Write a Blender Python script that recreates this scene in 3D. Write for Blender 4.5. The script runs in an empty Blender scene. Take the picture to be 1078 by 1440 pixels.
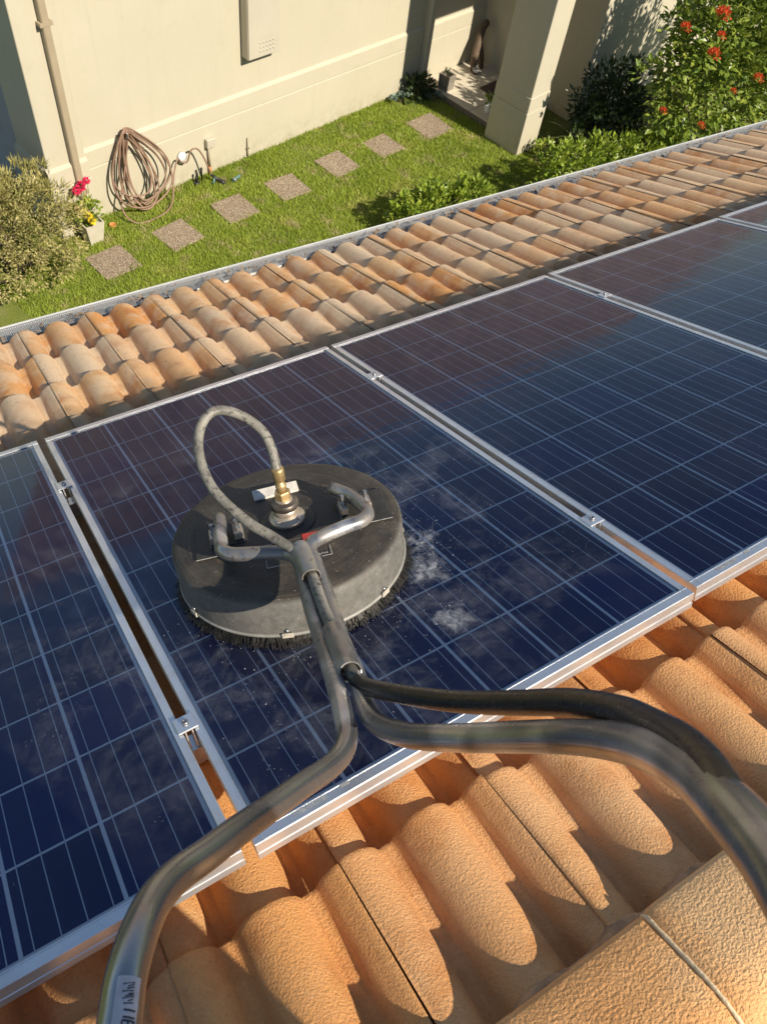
import bpy, math, random
from mathutils import Matrix, Vector, noise as mnoise
R = math.radians
random.seed(7)
scene = bpy.context.scene
col = scene.collection

# ------------------------------------------------------------------ camera
cam = bpy.data.cameras.new('camera'); cam_o = bpy.data.objects.new('camera', cam); col.objects.link(cam_o)
cam.sensor_fit = 'HORIZONTAL'; cam.sensor_width = 36.0; cam.lens = 36.0 * 1104.48 / 1078.0
cam.clip_start = 0.02; cam.clip_end = 900
r0 = Vector((0.85174609, -0.51087288, 0.11635077)); r1 = Vector((-0.36782314, -0.74115291, -0.56160352)); r2 = Vector((0.37314172, 0.43554709, -0.81918495))
m = Matrix.Identity(4)
for i in range(3):
    m[i][0] = r0[i]; m[i][1] = -r1[i]; m[i][2] = -r2[i]
m.translation = (-0.0972, -0.2552, 5.4352)
cam_o.matrix_world = m
cam.dof.use_dof = True; cam.dof.focus_distance = 1.95; cam.dof.aperture_fstop = 26
scene.camera = cam_o

# ------------------------------------------------------------------ light
SUN_EL, SUN_AZ = 39.8, 20.5          # sun stands behind and to the right of the photographer
to_sun = Vector((math.sin(R(SUN_AZ)) * math.cos(R(SUN_EL)), -math.cos(R(SUN_AZ)) * math.cos(R(SUN_EL)), math.sin(R(SUN_EL))))
world = bpy.data.worlds.new('World'); scene.world = world; world.use_nodes = True
wn = world.node_tree
sky = wn.nodes.new('ShaderNodeTexSky'); sky.sky_type = 'NISHITA'; sky.sun_disc = False
sky.sun_elevation = R(SUN_EL); sky.sun_rotation = math.atan2(to_sun.x, to_sun.y)
sky.air_density = 1.0; sky.dust_density = 0.25; sky.ozone_density = 1.2
bg = wn.nodes['Background']; wn.links.new(sky.outputs[0], bg.inputs[0]); bg.inputs[1].default_value = 0.08
sl = bpy.data.lights.new('sun', 'SUN'); sl.energy = 5.0; sl.angle = R(0.53); sl.color = (1.0, 0.90, 0.74)
so = bpy.data.objects.new('sun', sl); col.objects.link(so)
so.rotation_euler = to_sun.to_track_quat('Z', 'Y').to_euler(); so.location = to_sun * 40
vs = scene.view_settings; vs.view_transform = 'Standard'; vs.look = 'None'; vs.gamma = 1.0; vs.exposure = 0.56; vs.use_curve_mapping = False
scene.render.engine = 'CYCLES'

# ------------------------------------------------------------------ helpers
class MB:
    """collects polygons, builds ONE mesh object"""
    def __init__(s): s.v = []; s.f = []; s.sm = []
    def add(s, vs_, fs, smooth=False):
        b = len(s.v); s.v += [tuple(p) for p in vs_]
        for f in fs: s.f.append([i + b for i in f]); s.sm.append(smooth)
        return s
    def box(s, x0, x1, y0, y1, z0, z1, bev=0.0):
        if x0 > x1: x0, x1 = x1, x0
        if y0 > y1: y0, y1 = y1, y0
        if z0 > z1: z0, z1 = z1, z0
        if bev <= 0:
            vs_ = [(x, y, z) for z in (z0, z1) for y in (y0, y1) for x in (x0, x1)]
            return s.add(vs_, [(0, 2, 3, 1), (4, 5, 7, 6), (0, 1, 5, 4), (2, 6, 7, 3), (0, 4, 6, 2), (1, 3, 7, 5)])
        b = min(bev, (x1 - x0) * .45, (y1 - y0) * .45, (z1 - z0) * .45)
        vs_ = []; idx = {}
        for ix, x in enumerate((x0, x1)):
            for iy, y in enumerate((y0, y1)):
                for iz, z in enumerate((z0, z1)):
                    dx, dy, dz = (b if ix == 0 else -b), (b if iy == 0 else -b), (b if iz == 0 else -b)
                    for k, p in enumerate(((x, y + dy, z + dz), (x + dx, y, z + dz), (x + dx, y + dy, z))):
                        idx[ix, iy, iz, k] = len(vs_); vs_.append(p)
        I = idx; fs = []
        def q(a, b_, c, d): fs.append([I[a], I[b_], I[c], I[d]])
        for ix in (0, 1): q((ix, 0, 0, 0), (ix, 1, 0, 0), (ix, 1, 1, 0), (ix, 0, 1, 0))
        for iy in (0, 1): q((0, iy, 0, 1), (1, iy, 0, 1), (1, iy, 1, 1), (0, iy, 1, 1))
        for iz in (0, 1): q((0, 0, iz, 2), (1, 0, iz, 2), (1, 1, iz, 2), (0, 1, iz, 2))
        for a in (0, 1):
            for c in (0, 1):
                q((a, c, 0, 0), (a, c, 1, 0), (a, c, 1, 1), (a, c, 0, 1))
                q((a, 0, c, 0), (a, 1, c, 0), (a, 1, c, 2), (a, 0, c, 2))
                q((0, a, c, 1), (1, a, c, 1), (1, a, c, 2), (0, a, c, 2))
                for d in (0, 1): fs.append([I[a, c, d, 0], I[a, c, d, 1], I[a, c, d, 2]])
        return s.add(vs_, fs)
    def lathe(s, prof, c=(0, 0, 0), n=48, smooth=True, cap=True, flat_n=0):
        vs_ = []
        for r, z in prof:
            for k in range(n):
                a = 2 * math.pi * k / n; vs_.append((c[0] + r * math.cos(a), c[1] + r * math.sin(a), c[2] + z))
        fs = [(i * n + k, i * n + (k + 1) % n, (i + 1) * n + (k + 1) % n, (i + 1) * n + k) for i in range(len(prof) - 1) for k in range(n)]
        s.add(vs_, fs, smooth)
        if cap:
            b = len(s.v) - len(vs_)
            s.f.append([b + k for k in range(n)][::-1]); s.sm.append(False)
            s.f.append([b + (len(prof) - 1) * n + k for k in range(n)]); s.sm.append(False)
        return s
    def tube(s, pts, rad, n=14, smooth=True, caps=True):
        pts = [Vector(p) for p in pts]; rads = rad if isinstance(rad, (list, tuple)) else [rad] * len(pts)
        t0 = (pts[1] - pts[0]).normalized(); up = Vector((0, 0, 1)) if abs(t0.z) < .9 else Vector((1, 0, 0))
        u = t0.cross(up).normalized(); vs_ = []
        for i, p in enumerate(pts):
            t = (pts[min(i + 1, len(pts) - 1)] - pts[max(i - 1, 0)]).normalized()
            u = (u - t * u.dot(t)).normalized(); w = t.cross(u)
            for k in range(n):
                a = 2 * math.pi * k / n; vs_.append(p + (u * math.cos(a) + w * math.sin(a)) * rads[i])
        L = len(pts)
        fs = [(i * n + k, i * n + (k + 1) % n, (i + 1) * n + (k + 1) % n, (i + 1) * n + k) for i in range(L - 1) for k in range(n)]
        s.add(vs_, fs, smooth)
        if caps:
            b = len(s.v) - len(vs_)
            s.f.append([b + k for k in range(n)][::-1]); s.sm.append(False)
            s.f.append([b + (L - 1) * n + k for k in range(n)]); s.sm.append(False)
        return s
    def extrude(s, prof, axis, a0, a1, smooth=False, closed=True, caps=True):
        """prof: 2D points; axis 'x': prof=(y,z) ; 'y': prof=(x,z) ; 'z': prof=(x,y)"""
        def P(q, t): return {'x': (t, q[0], q[1]), 'y': (q[0], t, q[1]), 'z': (q[0], q[1], t)}[axis]
        n = len(prof); vs_ = [P(q, a0) for q in prof] + [P(q, a1) for q in prof]
        fs = [(i, (i + 1) % n, n + (i + 1) % n, n + i) for i in range(n if closed else n - 1)]
        s.add(vs_, fs, smooth)
        if caps and closed:
            b = len(s.v) - 2 * n
            s.f.append([b + i for i in range(n)][::-1]); s.sm.append(False)
            s.f.append([b + n + i for i in range(n)]); s.sm.append(False)
        return s
    def mesh(s, name):
        me = bpy.data.meshes.new(name); me.from_pydata(s.v, [], s.f)
        me.polygons.foreach_set('use_smooth', s.sm); me.update()
        import bmesh
        bm = bmesh.new(); bm.from_mesh(me); bmesh.ops.recalc_face_normals(bm, faces=bm.faces); bm.to_mesh(me); bm.free()
        return me
    def build(s, name, mat, parent=None, mw=None, kind=None):
        return link(name, s.mesh(name), mat, parent, mw, kind)

def link(name, me, mat=None, parent=None, mw=None, kind=None):
    o = bpy.data.objects.new(name, me); col.objects.link(o)
    if mat is not None and me is not None and not me.materials: me.materials.append(mat)
    if parent is not None: o.parent = parent
    if mw is not None: o.matrix_local = mw
    if kind: o['kind'] = kind
    return o
def empty(name, label, cat, mw=None, group=None):
    o = bpy.data.objects.new(name, None); col.objects.link(o); o.empty_display_size = .1
    if mw is not None: o.matrix_world = mw
    return tag(o, label, cat, group)
def tag(o, label, cat, group=None):
    o['label'] = label; o['category'] = cat
    if group: o['group'] = group
    return o
def structure(o): o['kind'] = 'structure'; return o
def catmull(pts, sub=6):
    pts = [Vector(p) for p in pts]; P = [pts[0] * 2 - pts[1]] + pts + [pts[-1] * 2 - pts[-2]]; out = []
    for i in range(1, len(P) - 2):
        for k in range(sub):
            t = k / sub; a, b, c, d = P[i - 1], P[i], P[i + 1], P[i + 2]
            out.append(.5 * ((2 * b) + (c - a) * t + (2 * a - 5 * b + 4 * c - d) * t * t + (3 * b - a - 3 * c + d) * t ** 3))
    return out + [pts[-1]]

SL = R(23.0)
ROOF = Matrix.Translation((0, 0, 4.0884)) @ Matrix.Rotation(-SL, 4, 'X')       # roof frame: x along gutter, y down the slope, z off the panels' face
TH = R(14.0)
# house frame: x = along the wall to the left, y = towards the viewer, z up
HOUSE = Matrix(((-math.cos(TH), math.sin(TH), 0, 6.01), (-math.sin(TH), -math.cos(TH), 0, 8.36), (0, 0, 1, 0), (0, 0, 0, 1)))
def T(x, y, z): return Matrix.Translation((x, y, z))

# ------------------------------------------------------------------ materials
class NT:
    def __init__(s, name):
        s.m = bpy.data.materials.new(name); s.m.use_nodes = True; s.t = s.m.node_tree; s.t.nodes.clear()
        s.out = s.t.nodes.new('ShaderNodeOutputMaterial')
    def n(s, typ, ins=None, **props):
        nd = s.t.nodes.new('ShaderNode' + typ)
        for k, v in props.items(): setattr(nd, k, v)
        for k, v in (ins or {}).items():
            if hasattr(v, 'is_output') or hasattr(v, 'links'): s.t.links.new(v, nd.inputs[k])
            else: nd.inputs[k].default_value = v
        return nd
    def noise(s, vec, scale, detail=4, rough=.55, dist=0):
        return s.n('TexNoise', {'Vector': vec, 'Scale': scale, 'Detail': detail, 'Roughness': rough, 'Distortion': dist}).outputs['Fac']
    def ramp(s, fac, stops):
        nd = s.t.nodes.new('ShaderNodeValToRGB'); s.t.links.new(fac, nd.inputs[0]); e = nd.color_ramp.elements
        while len(e) < len(stops): e.new(.5)
        for i, (p, c) in enumerate(stops):
            e[i].position = p; e[i].color = (*c, 1) if len(c) == 3 else c
        return nd.outputs[0]
    def val(s, fac, a, b, lo=0., hi=1.):
        return s.n('MapRange', {0: fac, 1: lo, 2: hi, 3: a, 4: b}).outputs[0]
    def mix(s, fac, a, b, mode='MIX'):
        nd = s.t.nodes.new('ShaderNodeMix'); nd.data_type = 'RGBA'; nd.blend_type = mode
        for sock, v in ((nd.inputs[0], fac), (nd.inputs[6], a), (nd.inputs[7], b)):
            if hasattr(v, 'is_output'): s.t.links.new(v, sock)
            elif isinstance(v, (int, float)): sock.default_value = v
            else: sock.default_value = (*v, 1) if len(v) == 3 else v
        return nd.outputs[2]
    def math(s, op, a, b=0.):
        return s.n('Math', {0: a, 1: b}, operation=op).outputs[0]
    def bump(s, h, strength=.3, dist=.01, nrm=None):
        ins = {'Height': h, 'Strength': strength, 'Distance': dist}
        if nrm is not None: ins['Normal'] = nrm
        return s.n('Bump', ins).outputs[0]
    def obj(s): return s.n('TexCoord').outputs['Object']
    def pos(s): return s.n('NewGeometry').outputs['Position']
    def rnd(s): return s.n('ObjectInfo').outputs['Random']
    def bsdf(s, color, rough=.6, metal=0., spec=.5, nrm=None, coat=0., coat_r=.1):
        ins = {}
        nd = s.t.nodes.new('ShaderNodeBsdfPrincipled')
        def st(k, v):
            if hasattr(v, 'is_output'): s.t.links.new(v, nd.inputs[k])
            elif isinstance(v, (tuple, list)): nd.inputs[k].default_value = (*v, 1)
            else: nd.inputs[k].default_value = v
        st('Base Color', color); st('Roughness', rough); st('Metallic', metal); st('Specular IOR Level', spec)
        if coat: st('Coat Weight', coat); st('Coat Roughness', coat_r)
        if nrm is not None: s.t.links.new(nrm, nd.inputs['Normal'])
        return nd.outputs[0]
    def done(s, sh): s.t.links.new(sh, s.out.inputs[0]); return s.m

def simple(name, c, rough=.6, metal=0., var=.12, scale=30, bump=0., bscale=200, spec=.5):
    t = NT(name); p = t.obj()
    f = t.noise(p, scale, 5)
    c1 = tuple(max(0, x * (1 - var)) for x in c); c2 = tuple(min(1, x * (1 + var)) for x in c)
    nr = t.bump(t.noise(p, bscale, 3), bump, .004) if bump else None
    return t.done(t.bsdf(t.ramp(f, [(.3, c1), (.7, c2)]), t.val(f, rough * .85, min(1, rough * 1.15), .3, .7), metal, spec, nr))

def tile_material(name, near):
    t = NT(name); P = t.pos(); o = t.obj(); r = t.rnd()
    off = t.n('VectorMath', {0: P, 1: t.n('CombineXYZ', {0: t.math('MULTIPLY', r, 37.), 1: t.math('MULTIPLY', r, 91.)}).outputs[0]}, operation='ADD').outputs[0]
    base = t.ramp(r, [(0., (.72, .34, .11)), (.16, (.76, .46, .23)), (.34, (.66, .48, .31)), (.5, (.78, .40, .14)), (.64, (.74, .53, .33)), (.8, (.80, .46, .18)), (.92, (.62, .45, .29)), (1., (.72, .36, .13))])
    big = t.noise(off, 5.5, 3, .5)
    base = t.mix(t.val(big, .0, .40, .40, .66), base, (.70, .31, .075))
    base = t.mix(t.val(t.n('SeparateXYZ', {0: P}).outputs[1], .58, 0., .3, 1.3), base, (.68, .285, .07))
    base = t.mix(t.val(t.noise(off, 7.5, 4, .6), 0., .75, .50, .68), base, (.50, .185, .045))
    base = t.mix(t.val(t.noise(off, 3.8, 3, .5), 0., .45, .56, .70), base, (.74, .47, .23))
    grey = t.noise(off, 9., 4, .6)
    # the lower courses by the gutter are greyer with weather (y is the distance towards the gutter)
    sep = t.n('SeparateXYZ', {0: P}).outputs[1]
    age = t.val(sep, .10, .80, .6, 2.1)
    gsel = t.val(t.math('FRACT', t.math('MULTIPLY', r, 7.31)), 0., .85, .35, .75)
    base = t.mix(t.math('MULTIPLY', t.math('MAXIMUM', gsel, t.val(grey, 0, .7, .46, .64)), age), base, (.77, .61, .42))
    speck = t.noise(off, 210., 2, .7)
    base = t.mix(t.val(speck, 0., .45, .56, .74), base, (.27, .15, .07))
    base = t.mix(t.val(t.noise(off, 170., 2, .6), 0., .28, .58, .75), base, (.80, .56, .33))
    moss = t.noise(off, 42., 5, .65)
    base = t.mix(t.math('MULTIPLY', t.val(moss, 0, .7, .60, .72), age), base, (.17, .13, .09))
    # courses just below the panels: wet with runoff, the panels' shade painted in too
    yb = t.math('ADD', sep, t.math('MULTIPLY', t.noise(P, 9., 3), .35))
    damp_shade = t.math('MULTIPLY', t.val(yb, 1., 0., 1.86, 2.06), t.val(yb, 0., 1., 1.2, 1.5))
    base = t.mix(t.math('MULTIPLY', damp_shade, .62), base, (.10, .055, .032))
    h = t.noise(off, 240., 3, .6); h2 = t.noise(off, 36., 3)
    hh = t.math('ADD', h, t.math('MULTIPLY', h2, .35))
    nr = t.bump(hh, .8, .0030)
    return t.done(t.bsdf(base, t.val(damp_shade, .78, .45), 0, .3, nr))
M = {}
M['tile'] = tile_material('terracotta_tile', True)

def cap_material():
    t = NT('ridge_cap_terracotta'); o = t.pos()
    c = t.ramp(t.noise(o, 4.5, 3), [(.35, (.68, .33, .12)), (.5, (.76, .40, .16)), (.65, (.82, .50, .24))])
    c = t.mix(t.val(t.noise(o, 190., 2, .7), 0, .35, .55, .75), c, (.33, .16, .06))
    c = t.mix(t.val(t.noise(o, 60., 4, .7), 0, .8, .70, .76), c, (.10, .065, .04))
    nr = t.bump(t.noise(o, 200., 3, .55), 1., .0042)
    return t.done(t.bsdf(c, .75, 0, .3, nr))
M['cap'] = cap_material()
M['mortar'] = simple('mortar', (.37, .225, .125), .9, 0, .35, 40, .8, 120)
M['bead'] = simple('pale_mortar_bead', (.74, .58, .36), .85, 0, .15, 60, .4, 200)

def cell_material():
    t = NT('polycrystalline_cell'); o = t.obj(); r = t.rnd(); P = t.pos()
    v = t.n('TexVoronoi', {'Vector': t.n('VectorMath', {0: P, 1: (1, 1, 1)}, operation='MULTIPLY').outputs[0], 'Scale': 85.}).outputs['Color']
    bw = t.n('RGBToBW', {0: v}).outputs[0]
    base = t.ramp(r, [(0, (.007, .024, .125)), (.35, (.009, .030, .150)), (.6, (.018, .026, .100)), (.8, (.007, .032, .185)), (1, (.014, .028, .115))])
    c = t.mix(t.val(bw, 0., .5), base, t.mix(.5, base, (.020, .042, .160)))
    return t.done(t.bsdf(c, .5, .0, .3))
M['cell'] = cell_material()
M['backsheet'] = simple('white_backsheet', (.88, .88, .90), .6, 0, .03)
M['busbar'] = simple('tinned_busbar', (.74, .75, .78), .5, .0, .1)
BR = ROOF @ Vector((.363, .603, 0))
def glass_material():
    t = NT('panel_glass'); P = t.pos()
    st = t.n('Mapping', {'Vector': P, 'Rotation': (0, 0, 0), 'Scale': (1., 1., 1.)}).outputs[0]
    d = t.n('VectorMath', {0: P, 1: tuple(BR)}, operation='DISTANCE').outputs['Value']
    near = t.val(d, 1., 0., .24, .80)
    cloud = t.noise(P, 8., 7, .72, .35)
    foam = t.math('MULTIPLY', t.math('POWER', t.val(cloud, 0., 1., .47, .80), 1.3), near)
    # splashes of white water thrown out past the rim
    spl = None
    wrp = t.math('MULTIPLY', t.math('SUBTRACT', t.noise(P, 22., 4, .6), .5), .13)
    for c_, w_ in (((0.634, 0.454, 3.896), 0.06), ((0.596, 0.368, 3.932), 0.05), ((0.557, 0.216, 3.997), 0.046)):
        k_ = t.val(t.math('ADD', t.n('VectorMath', {0: P, 1: c_}, operation='DISTANCE').outputs['Value'], wrp), 1., 0., .0, w_)
        spl = k_ if spl is None else t.math('MAXIMUM', spl, k_)
    sn = t.noise(P, 34., 6, .75, .8)
    splash = t.math('MULTIPLY', t.math('POWER', spl, .7), t.math('POWER', t.val(sn, 0., 1., .40, .66), 1.3))
    film = t.val(t.noise(P, 2.4, 5, .6, .4), .003, .014, .3, .75)
    streak = t.noise(t.n('Mapping', {'Vector': P, 'Scale': (30., 3., 3.)}).outputs[0], 1., 4, .6)
    film = t.math('MULTIPLY', film, t.val(streak, .6, 1.5, .3, .7))
    drops = t.n('TexVoronoi', {'Vector': P, 'Scale': 95., 'Randomness': 1.}).outputs['Distance']
    dm = t.math('MULTIPLY', t.val(drops, .30, 0., .06, .13), t.val(t.noise(P, 5., 3), 0., 1., .52, .62))
    fac = t.math('ADD', t.math('ADD', t.math('ADD', film, t.math('MULTIPLY', foam, .27)), t.math('MULTIPLY', splash, .62)), dm)
    wave = t.noise(t.n('Mapping', {'Vector': P, 'Scale': (9., 26., 26.)}).outputs[0], 1., 3, .5, .6)
    wet = t.val(t.noise(P, 1.7, 2), 0., 1., .45, .6)
    nr = t.bump(t.math('MULTIPLY', wave, wet), .16, .004)
    fr = t.n('Fresnel', {'IOR': 1.30}).outputs[0]
    rough = t.val(t.noise(P, 3.2, 4), .03, .09, .35, .65)
    gl = t.n('BsdfGlossy', {'Color': (1, 1, 1, 1), 'Roughness': rough, 'Normal': nr}).outputs[0]
    tr = t.n('BsdfTransparent', {'Color': (.97, .98, .98, 1)}).outputs[0]
    df = t.n('BsdfDiffuse', {'Color': (.72, .74, .78, 1)}).outputs[0]
    s1 = t.n('MixShader', {0: fac, 1: tr, 2: df}).outputs[0]
    return t.done(t.n('MixShader', {0: fr, 1: s1, 2: gl}).outputs[0])
M['glass'] = glass_material()
def alu_material():
    t = NT('anodised_aluminium'); o = t.obj()
    f = t.noise(t.n('Mapping', {'Vector': o, 'Scale': (4., 4., 160.)}).outputs[0], 3., 3)
    g = t.noise(t.pos(), 14., 5, .65)
    c = t.mix(t.val(g, 0, .45, .5, .75), t.ramp(f, [(.3, (.66, .67, .69)), (.7, (.76, .77, .78))]), (.50, .47, .42))
    return t.done(t.bsdf(c, t.val(g, .26, .40, .3, .7), .80, .5, t.bump(f, .1, .001)))
M['alu'] = alu_material()
M['bolt'] = simple('bolt_steel', (.42, .42, .42), .35, .9, .2)

def cover_material():
    t = NT('scuffed_black_polymer'); o = t.obj()
    P = t.n('SeparateXYZ', {0: o})
    n1 = t.noise(o, 9., 6, .65); n2 = t.noise(o, 60., 4, .6)
    c = t.ramp(n1, [(.32, (.022, .020, .018)), (.5, (.046, .040, .033)), (.68, (.092, .078, .060))])
    side = t.val(P.outputs[2], 1., 0., .106, .116)       # grimy upright flank, painted lighter for the sun that falls on it
    c = t.mix(t.math('MULTIPLY', side, t.val(n2, .45, .95, .3, .7)), c, (.165, .158, .142))
    c = t.mix(t.val(t.noise(o, 130., 2, .7), 0, .8, .67, .74), c, (.34, .32, .27))
    c = t.mix(t.val(t.noise(o, 26., 4, .7), 0, .6, .64, .70), c, (.16, .10, .055))
    rad = t.n('VectorMath', {0: t.n('CombineXYZ', {0: P.outputs[0], 1: P.outputs[1]}).outputs[0]}, operation='LENGTH').outputs['Value']
    ring = t.noise(t.n('CombineXYZ', {0: t.math('MULTIPLY', rad, 260.), 1: t.math('MULTIPLY', P.outputs[0], 6.), 2: t.math('MULTIPLY', P.outputs[1], 6.)}).outputs[0], 1., 4, .6)
    c = t.mix(t.val(ring, 0., .55, .52, .72), c, (.13, .105, .075))     # swirl scuffs
    rg = t.val(n1, .42, .68, .35, .65)
    return t.done(t.bsdf(c, rg, 0, .4, t.bump(t.math('ADD', t.noise(o, 180., 3), n2), .22, .002)))
M['cover'] = cover_material()
def steel_material(name, c, lo, hi, dirt=.5):
    t = NT(name); o = t.obj()
    n1 = t.noise(o, 16., 6, .65); n2 = t.noise(o, 70., 3, .6)
    if name == 'stainless_tube':      # the end that works in the dirty water is caked, the grips are clean
        dirt = t.val(t.n('SeparateXYZ', {0: o}).outputs[1], .04, .85, -.72, -.52)
    if name == 'stainless_tube': c = t.mix(t.val(t.noise(o, 7., 2, .5), 0., 1., .54, .62), c, (.62, .62, .64))    # sunlit patches painted in as brighter steel
    dm = t.math('MULTIPLY', t.val(n1, .15, 1., .40, .66), dirt)
    cc = t.mix(dm, c, (.30, .25, .185))
    cc = t.mix(t.math('MULTIPLY', t.val(n2, 0., 1., .60, .72), dirt), cc, (.10, .075, .05))
    return t.done(t.bsdf(cc, t.math('ADD', t.val(n1, lo, hi, .3, .7), t.math('MULTIPLY', dm, .2)), t.math('SUBTRACT', .85, t.math('MULTIPLY', dm, .65)), .5, t.bump(n2, .05, .001)))
M['steel'] = steel_material('stainless_tube', (.27, .275, .29), .20, .34, .55)
M['hub'] = steel_material('swivel_steel', (.62, .52, .41), .3, .5, .35)
M['brass'] = steel_material('brass_fitting', (.58, .40, .17), .3, .5, .35)
M['darksteel'] = steel_material('dark_swivel_ring', (.10, .085, .075), .35, .55, .5)
def hose_material():
    t = NT('high_pressure_hose'); o = t.obj(); y = t.n('SeparateXYZ', {0: o}).outputs[1]
    n1 = t.noise(o, 24., 5, .65); n2 = t.noise(o, 75., 3, .7)
    # the rubber that drags over the panels is bleached and scuffed, the length along the handle is black
    worn = t.val(y, 0., 1., -.64, -.55)
    c = t.mix(t.math('MULTIPLY', worn, t.val(n1, .45, 1., .3, .6)), (.010, .010, .011), (.26, .24, .20))
    c = t.mix(t.math('MULTIPLY', worn, t.val(n2, 0., .9, .52, .66)), c, (.045, .041, .035))
    c = t.mix(t.val(t.noise(o, 160., 2, .7), 0., .6, .68, .74), c, (.20, .19, .17))
    return t.done(t.bsdf(c, t.math('ADD', t.val(n1, .22, .34, .3, .7), t.math('MULTIPLY', worn, .25)), 0, .5, t.bump(n2, .25, .002)))
M['hose'] = hose_material()
M['bristle'] = simple('bristle_nylon', (.022, .019, .015), .6, 0, .6, 60)
M['trim'] = simple('rim_trim', (.25, .24, .215), .5, 0, .25, 40)
M['plate'] = simple('grimy_black_plate', (.040, .037, .032), .6, 0, .4, 40, .2, 120)
M['clip'] = simple('dirty_clip', (.40, .36, .30), .6, 0, .35, 90)
M['red'] = simple('red_sticker', (.48, .05, .04), .5, 0, .2, 60)
M['whitemark'] = simple('worn_white_print', (.42, .42, .40), .7, 0, .4, 90)
M['tagplate'] = simple('grimy_white_plate', (.60, .56, .49), .55, 0, .2, 70, .2)
M['paper'] = simple('sticker_paper', (.50, .49, .52), .6, 0, .2, 60)
M['ink'] = simple('sticker_ink', (.03, .03, .05), .6)

def render_wall():
    t = NT('cream_render'); p = t.pos()
    n1 = t.noise(p, 1.3, 5, .6); n2 = t.noise(p, 7., 5, .65)
    c = t.ramp(n1, [(.3, (.450, .412, .315)), (.7, (.480, .440, .34))])
    c = t.mix(t.val(n2, 0, .30, .55, .8), c, (.37, .335, .24))
    z = t.n('SeparateXYZ', {0: p}).outputs[2]
    sk = t.noise(t.n('Mapping', {'Vector': p, 'Scale': (16., 16., .7)}).outputs[0], 1., 4, .6)
    c = t.mix(t.math('MULTIPLY', t.val(sk, 0., 1., .52, .75), t.val(n1, .05, .22, .35, .65)), c, (.36, .32, .23))
    st = t.math('MULTIPLY', t.val(z, .55, 0., .0, .30), t.val(t.noise(p, 9., 4, .7), 0, 1, .40, .7))   # splash stains by the soil
    c = t.mix(st, c, (.28, .24, .15))
    return t.done(t.bsdf(c, .85, 0, .25, t.bump(t.noise(p, 90., 4), .12, .004)))
M['wall'] = render_wall()
M['greyrender'] = simple('grey_render', (.30, .31, .33), .85, 0, .1, 3, .15, 80)
M['tan'] = simple('tan_downpipe_paint', (.33, .27, .185), .5, 0, .06, 5)
M['boxpaint'] = simple('meter_box_cream_paint', (.46, .42, .335), .45, 0, .03, 4)
M['asphalt'] = simple('dark_asphalt', (.045, .045, .05), .9, 0, .4, 60, .6, 90)
def soil_grass():
    t = NT('lawn_soil'); p = t.pos()
    c = t.ramp(t.noise(p, 2.2, 5, .6), [(.3, (.12, .15, .030)), (.55, (.16, .19, .04)), (.75, (.24, .22, .10))])
    return t.done(t.bsdf(c, .95, 0, .1, t.bump(t.noise(p, 60., 4), .8, .02)))
M['lawn'] = soil_grass()
def blade():
    t = NT('grass_blade'); p = t.pos(); z = t.n('SeparateXYZ', {0: p}).outputs[2]
    n1 = t.noise(p, 1.5, 4, .6); n2 = t.noise(p, 40., 2, .6)
    c = t.ramp(n1, [(.30, (.22, .30, .035)), (.55, (.32, .40, .050)), (.72, (.47, .44, .13))])
    c = t.mix(t.val(n2, 0, .6, .5, .75), c, (.40, .46, .09))
    c = t.mix(t.val(t.noise(p, 4., 5, .7), 0, .85, .54, .68), c, (.52, .43, .24))
    b = t.bsdf(c, .55, 0, .3); tr = t.n('BsdfTranslucent', {'Color': c}).outputs[0]
    return t.done(t.n('MixShader', {0: .3, 1: b, 2: tr}).outputs[0])
M['blade'] = blade()
def paver():
    t = NT('exposed_aggregate'); p = t.pos()
    v = t.n('TexVoronoi', {'Vector': p, 'Scale': 95.})
    c = t.ramp(t.n('RGBToBW', {0: v.outputs['Color']}).outputs[0], [(.15, (.16, .11, .07)), (.4, (.33, .25, .17)), (.6, (.47, .38, .27)), (.8, (.24, .20, .16)), (.95, (.60, .54, .45))])
    c = t.mix(t.val(v.outputs['Distance'], 0, .8, .35, .7), c, (.13, .10, .07))
    return t.done(t.bsdf(c, .85, 0, .3, t.bump(v.outputs['Distance'], -.8, .006)))
M['paver'] = paver()
M['floor'] = simple('cream_floor_tile', (.56, .50, .40), .45, 0, .08, 9)
M['grout'] = simple('grout', (.16, .13, .10), .9)
def leaf(name, stops, scale=9, tr=.25, rough=.38, spec=.5):
    t = NT(name); p = t.pos()
    n1 = t.noise(p, scale, 3, .6); n2 = t.noise(p, scale * 6, 2, .6)
    f = t.math('ADD', t.math('MULTIPLY', n1, .55), t.math('MULTIPLY', n2, .45))
    c = t.ramp(f, stops)
    b = t.bsdf(c, rough, 0, spec); tl = t.n('BsdfTranslucent', {'Color': c}).outputs[0]
    return t.done(t.n('MixShader', {0: tr, 1: b, 2: tl}).outputs[0])
M['leaf_ixora'] = leaf('ixora_leaf', [(.36, (.07, .125, .02)), (.5, (.16, .23, .032)), (.60, (.32, .37, .055)), (.70, (.40, .33, .08))], 7)
M['leaf_hedge'] = leaf('hedge_leaf', [(.36, (.11, .18, .022)), (.5, (.22, .31, .035)), (.60, (.40, .45, .06)), (.68, (.50, .40, .10))], 10)
M['leaf_dark'] = leaf('dark_leaf', [(.4, (.022, .045, .014)), (.65, (.06, .09, .028))], 8)
M['leaf_grey'] = leaf('greygreen_leaf', [(.32, (.15, .15, .04)), (.46, (.29, .27, .085)), (.56, (.46, .40, .17)), (.68, (.70, .60, .34))], 6, .2, .6, .2)
M['leaf_olive'] = leaf('olive_needle_leaf', [(.35, (.20, .19, .055)), (.55, (.34, .31, .10)), (.7, (.50, .44, .18))], 6, .2, .6, .2)
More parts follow.
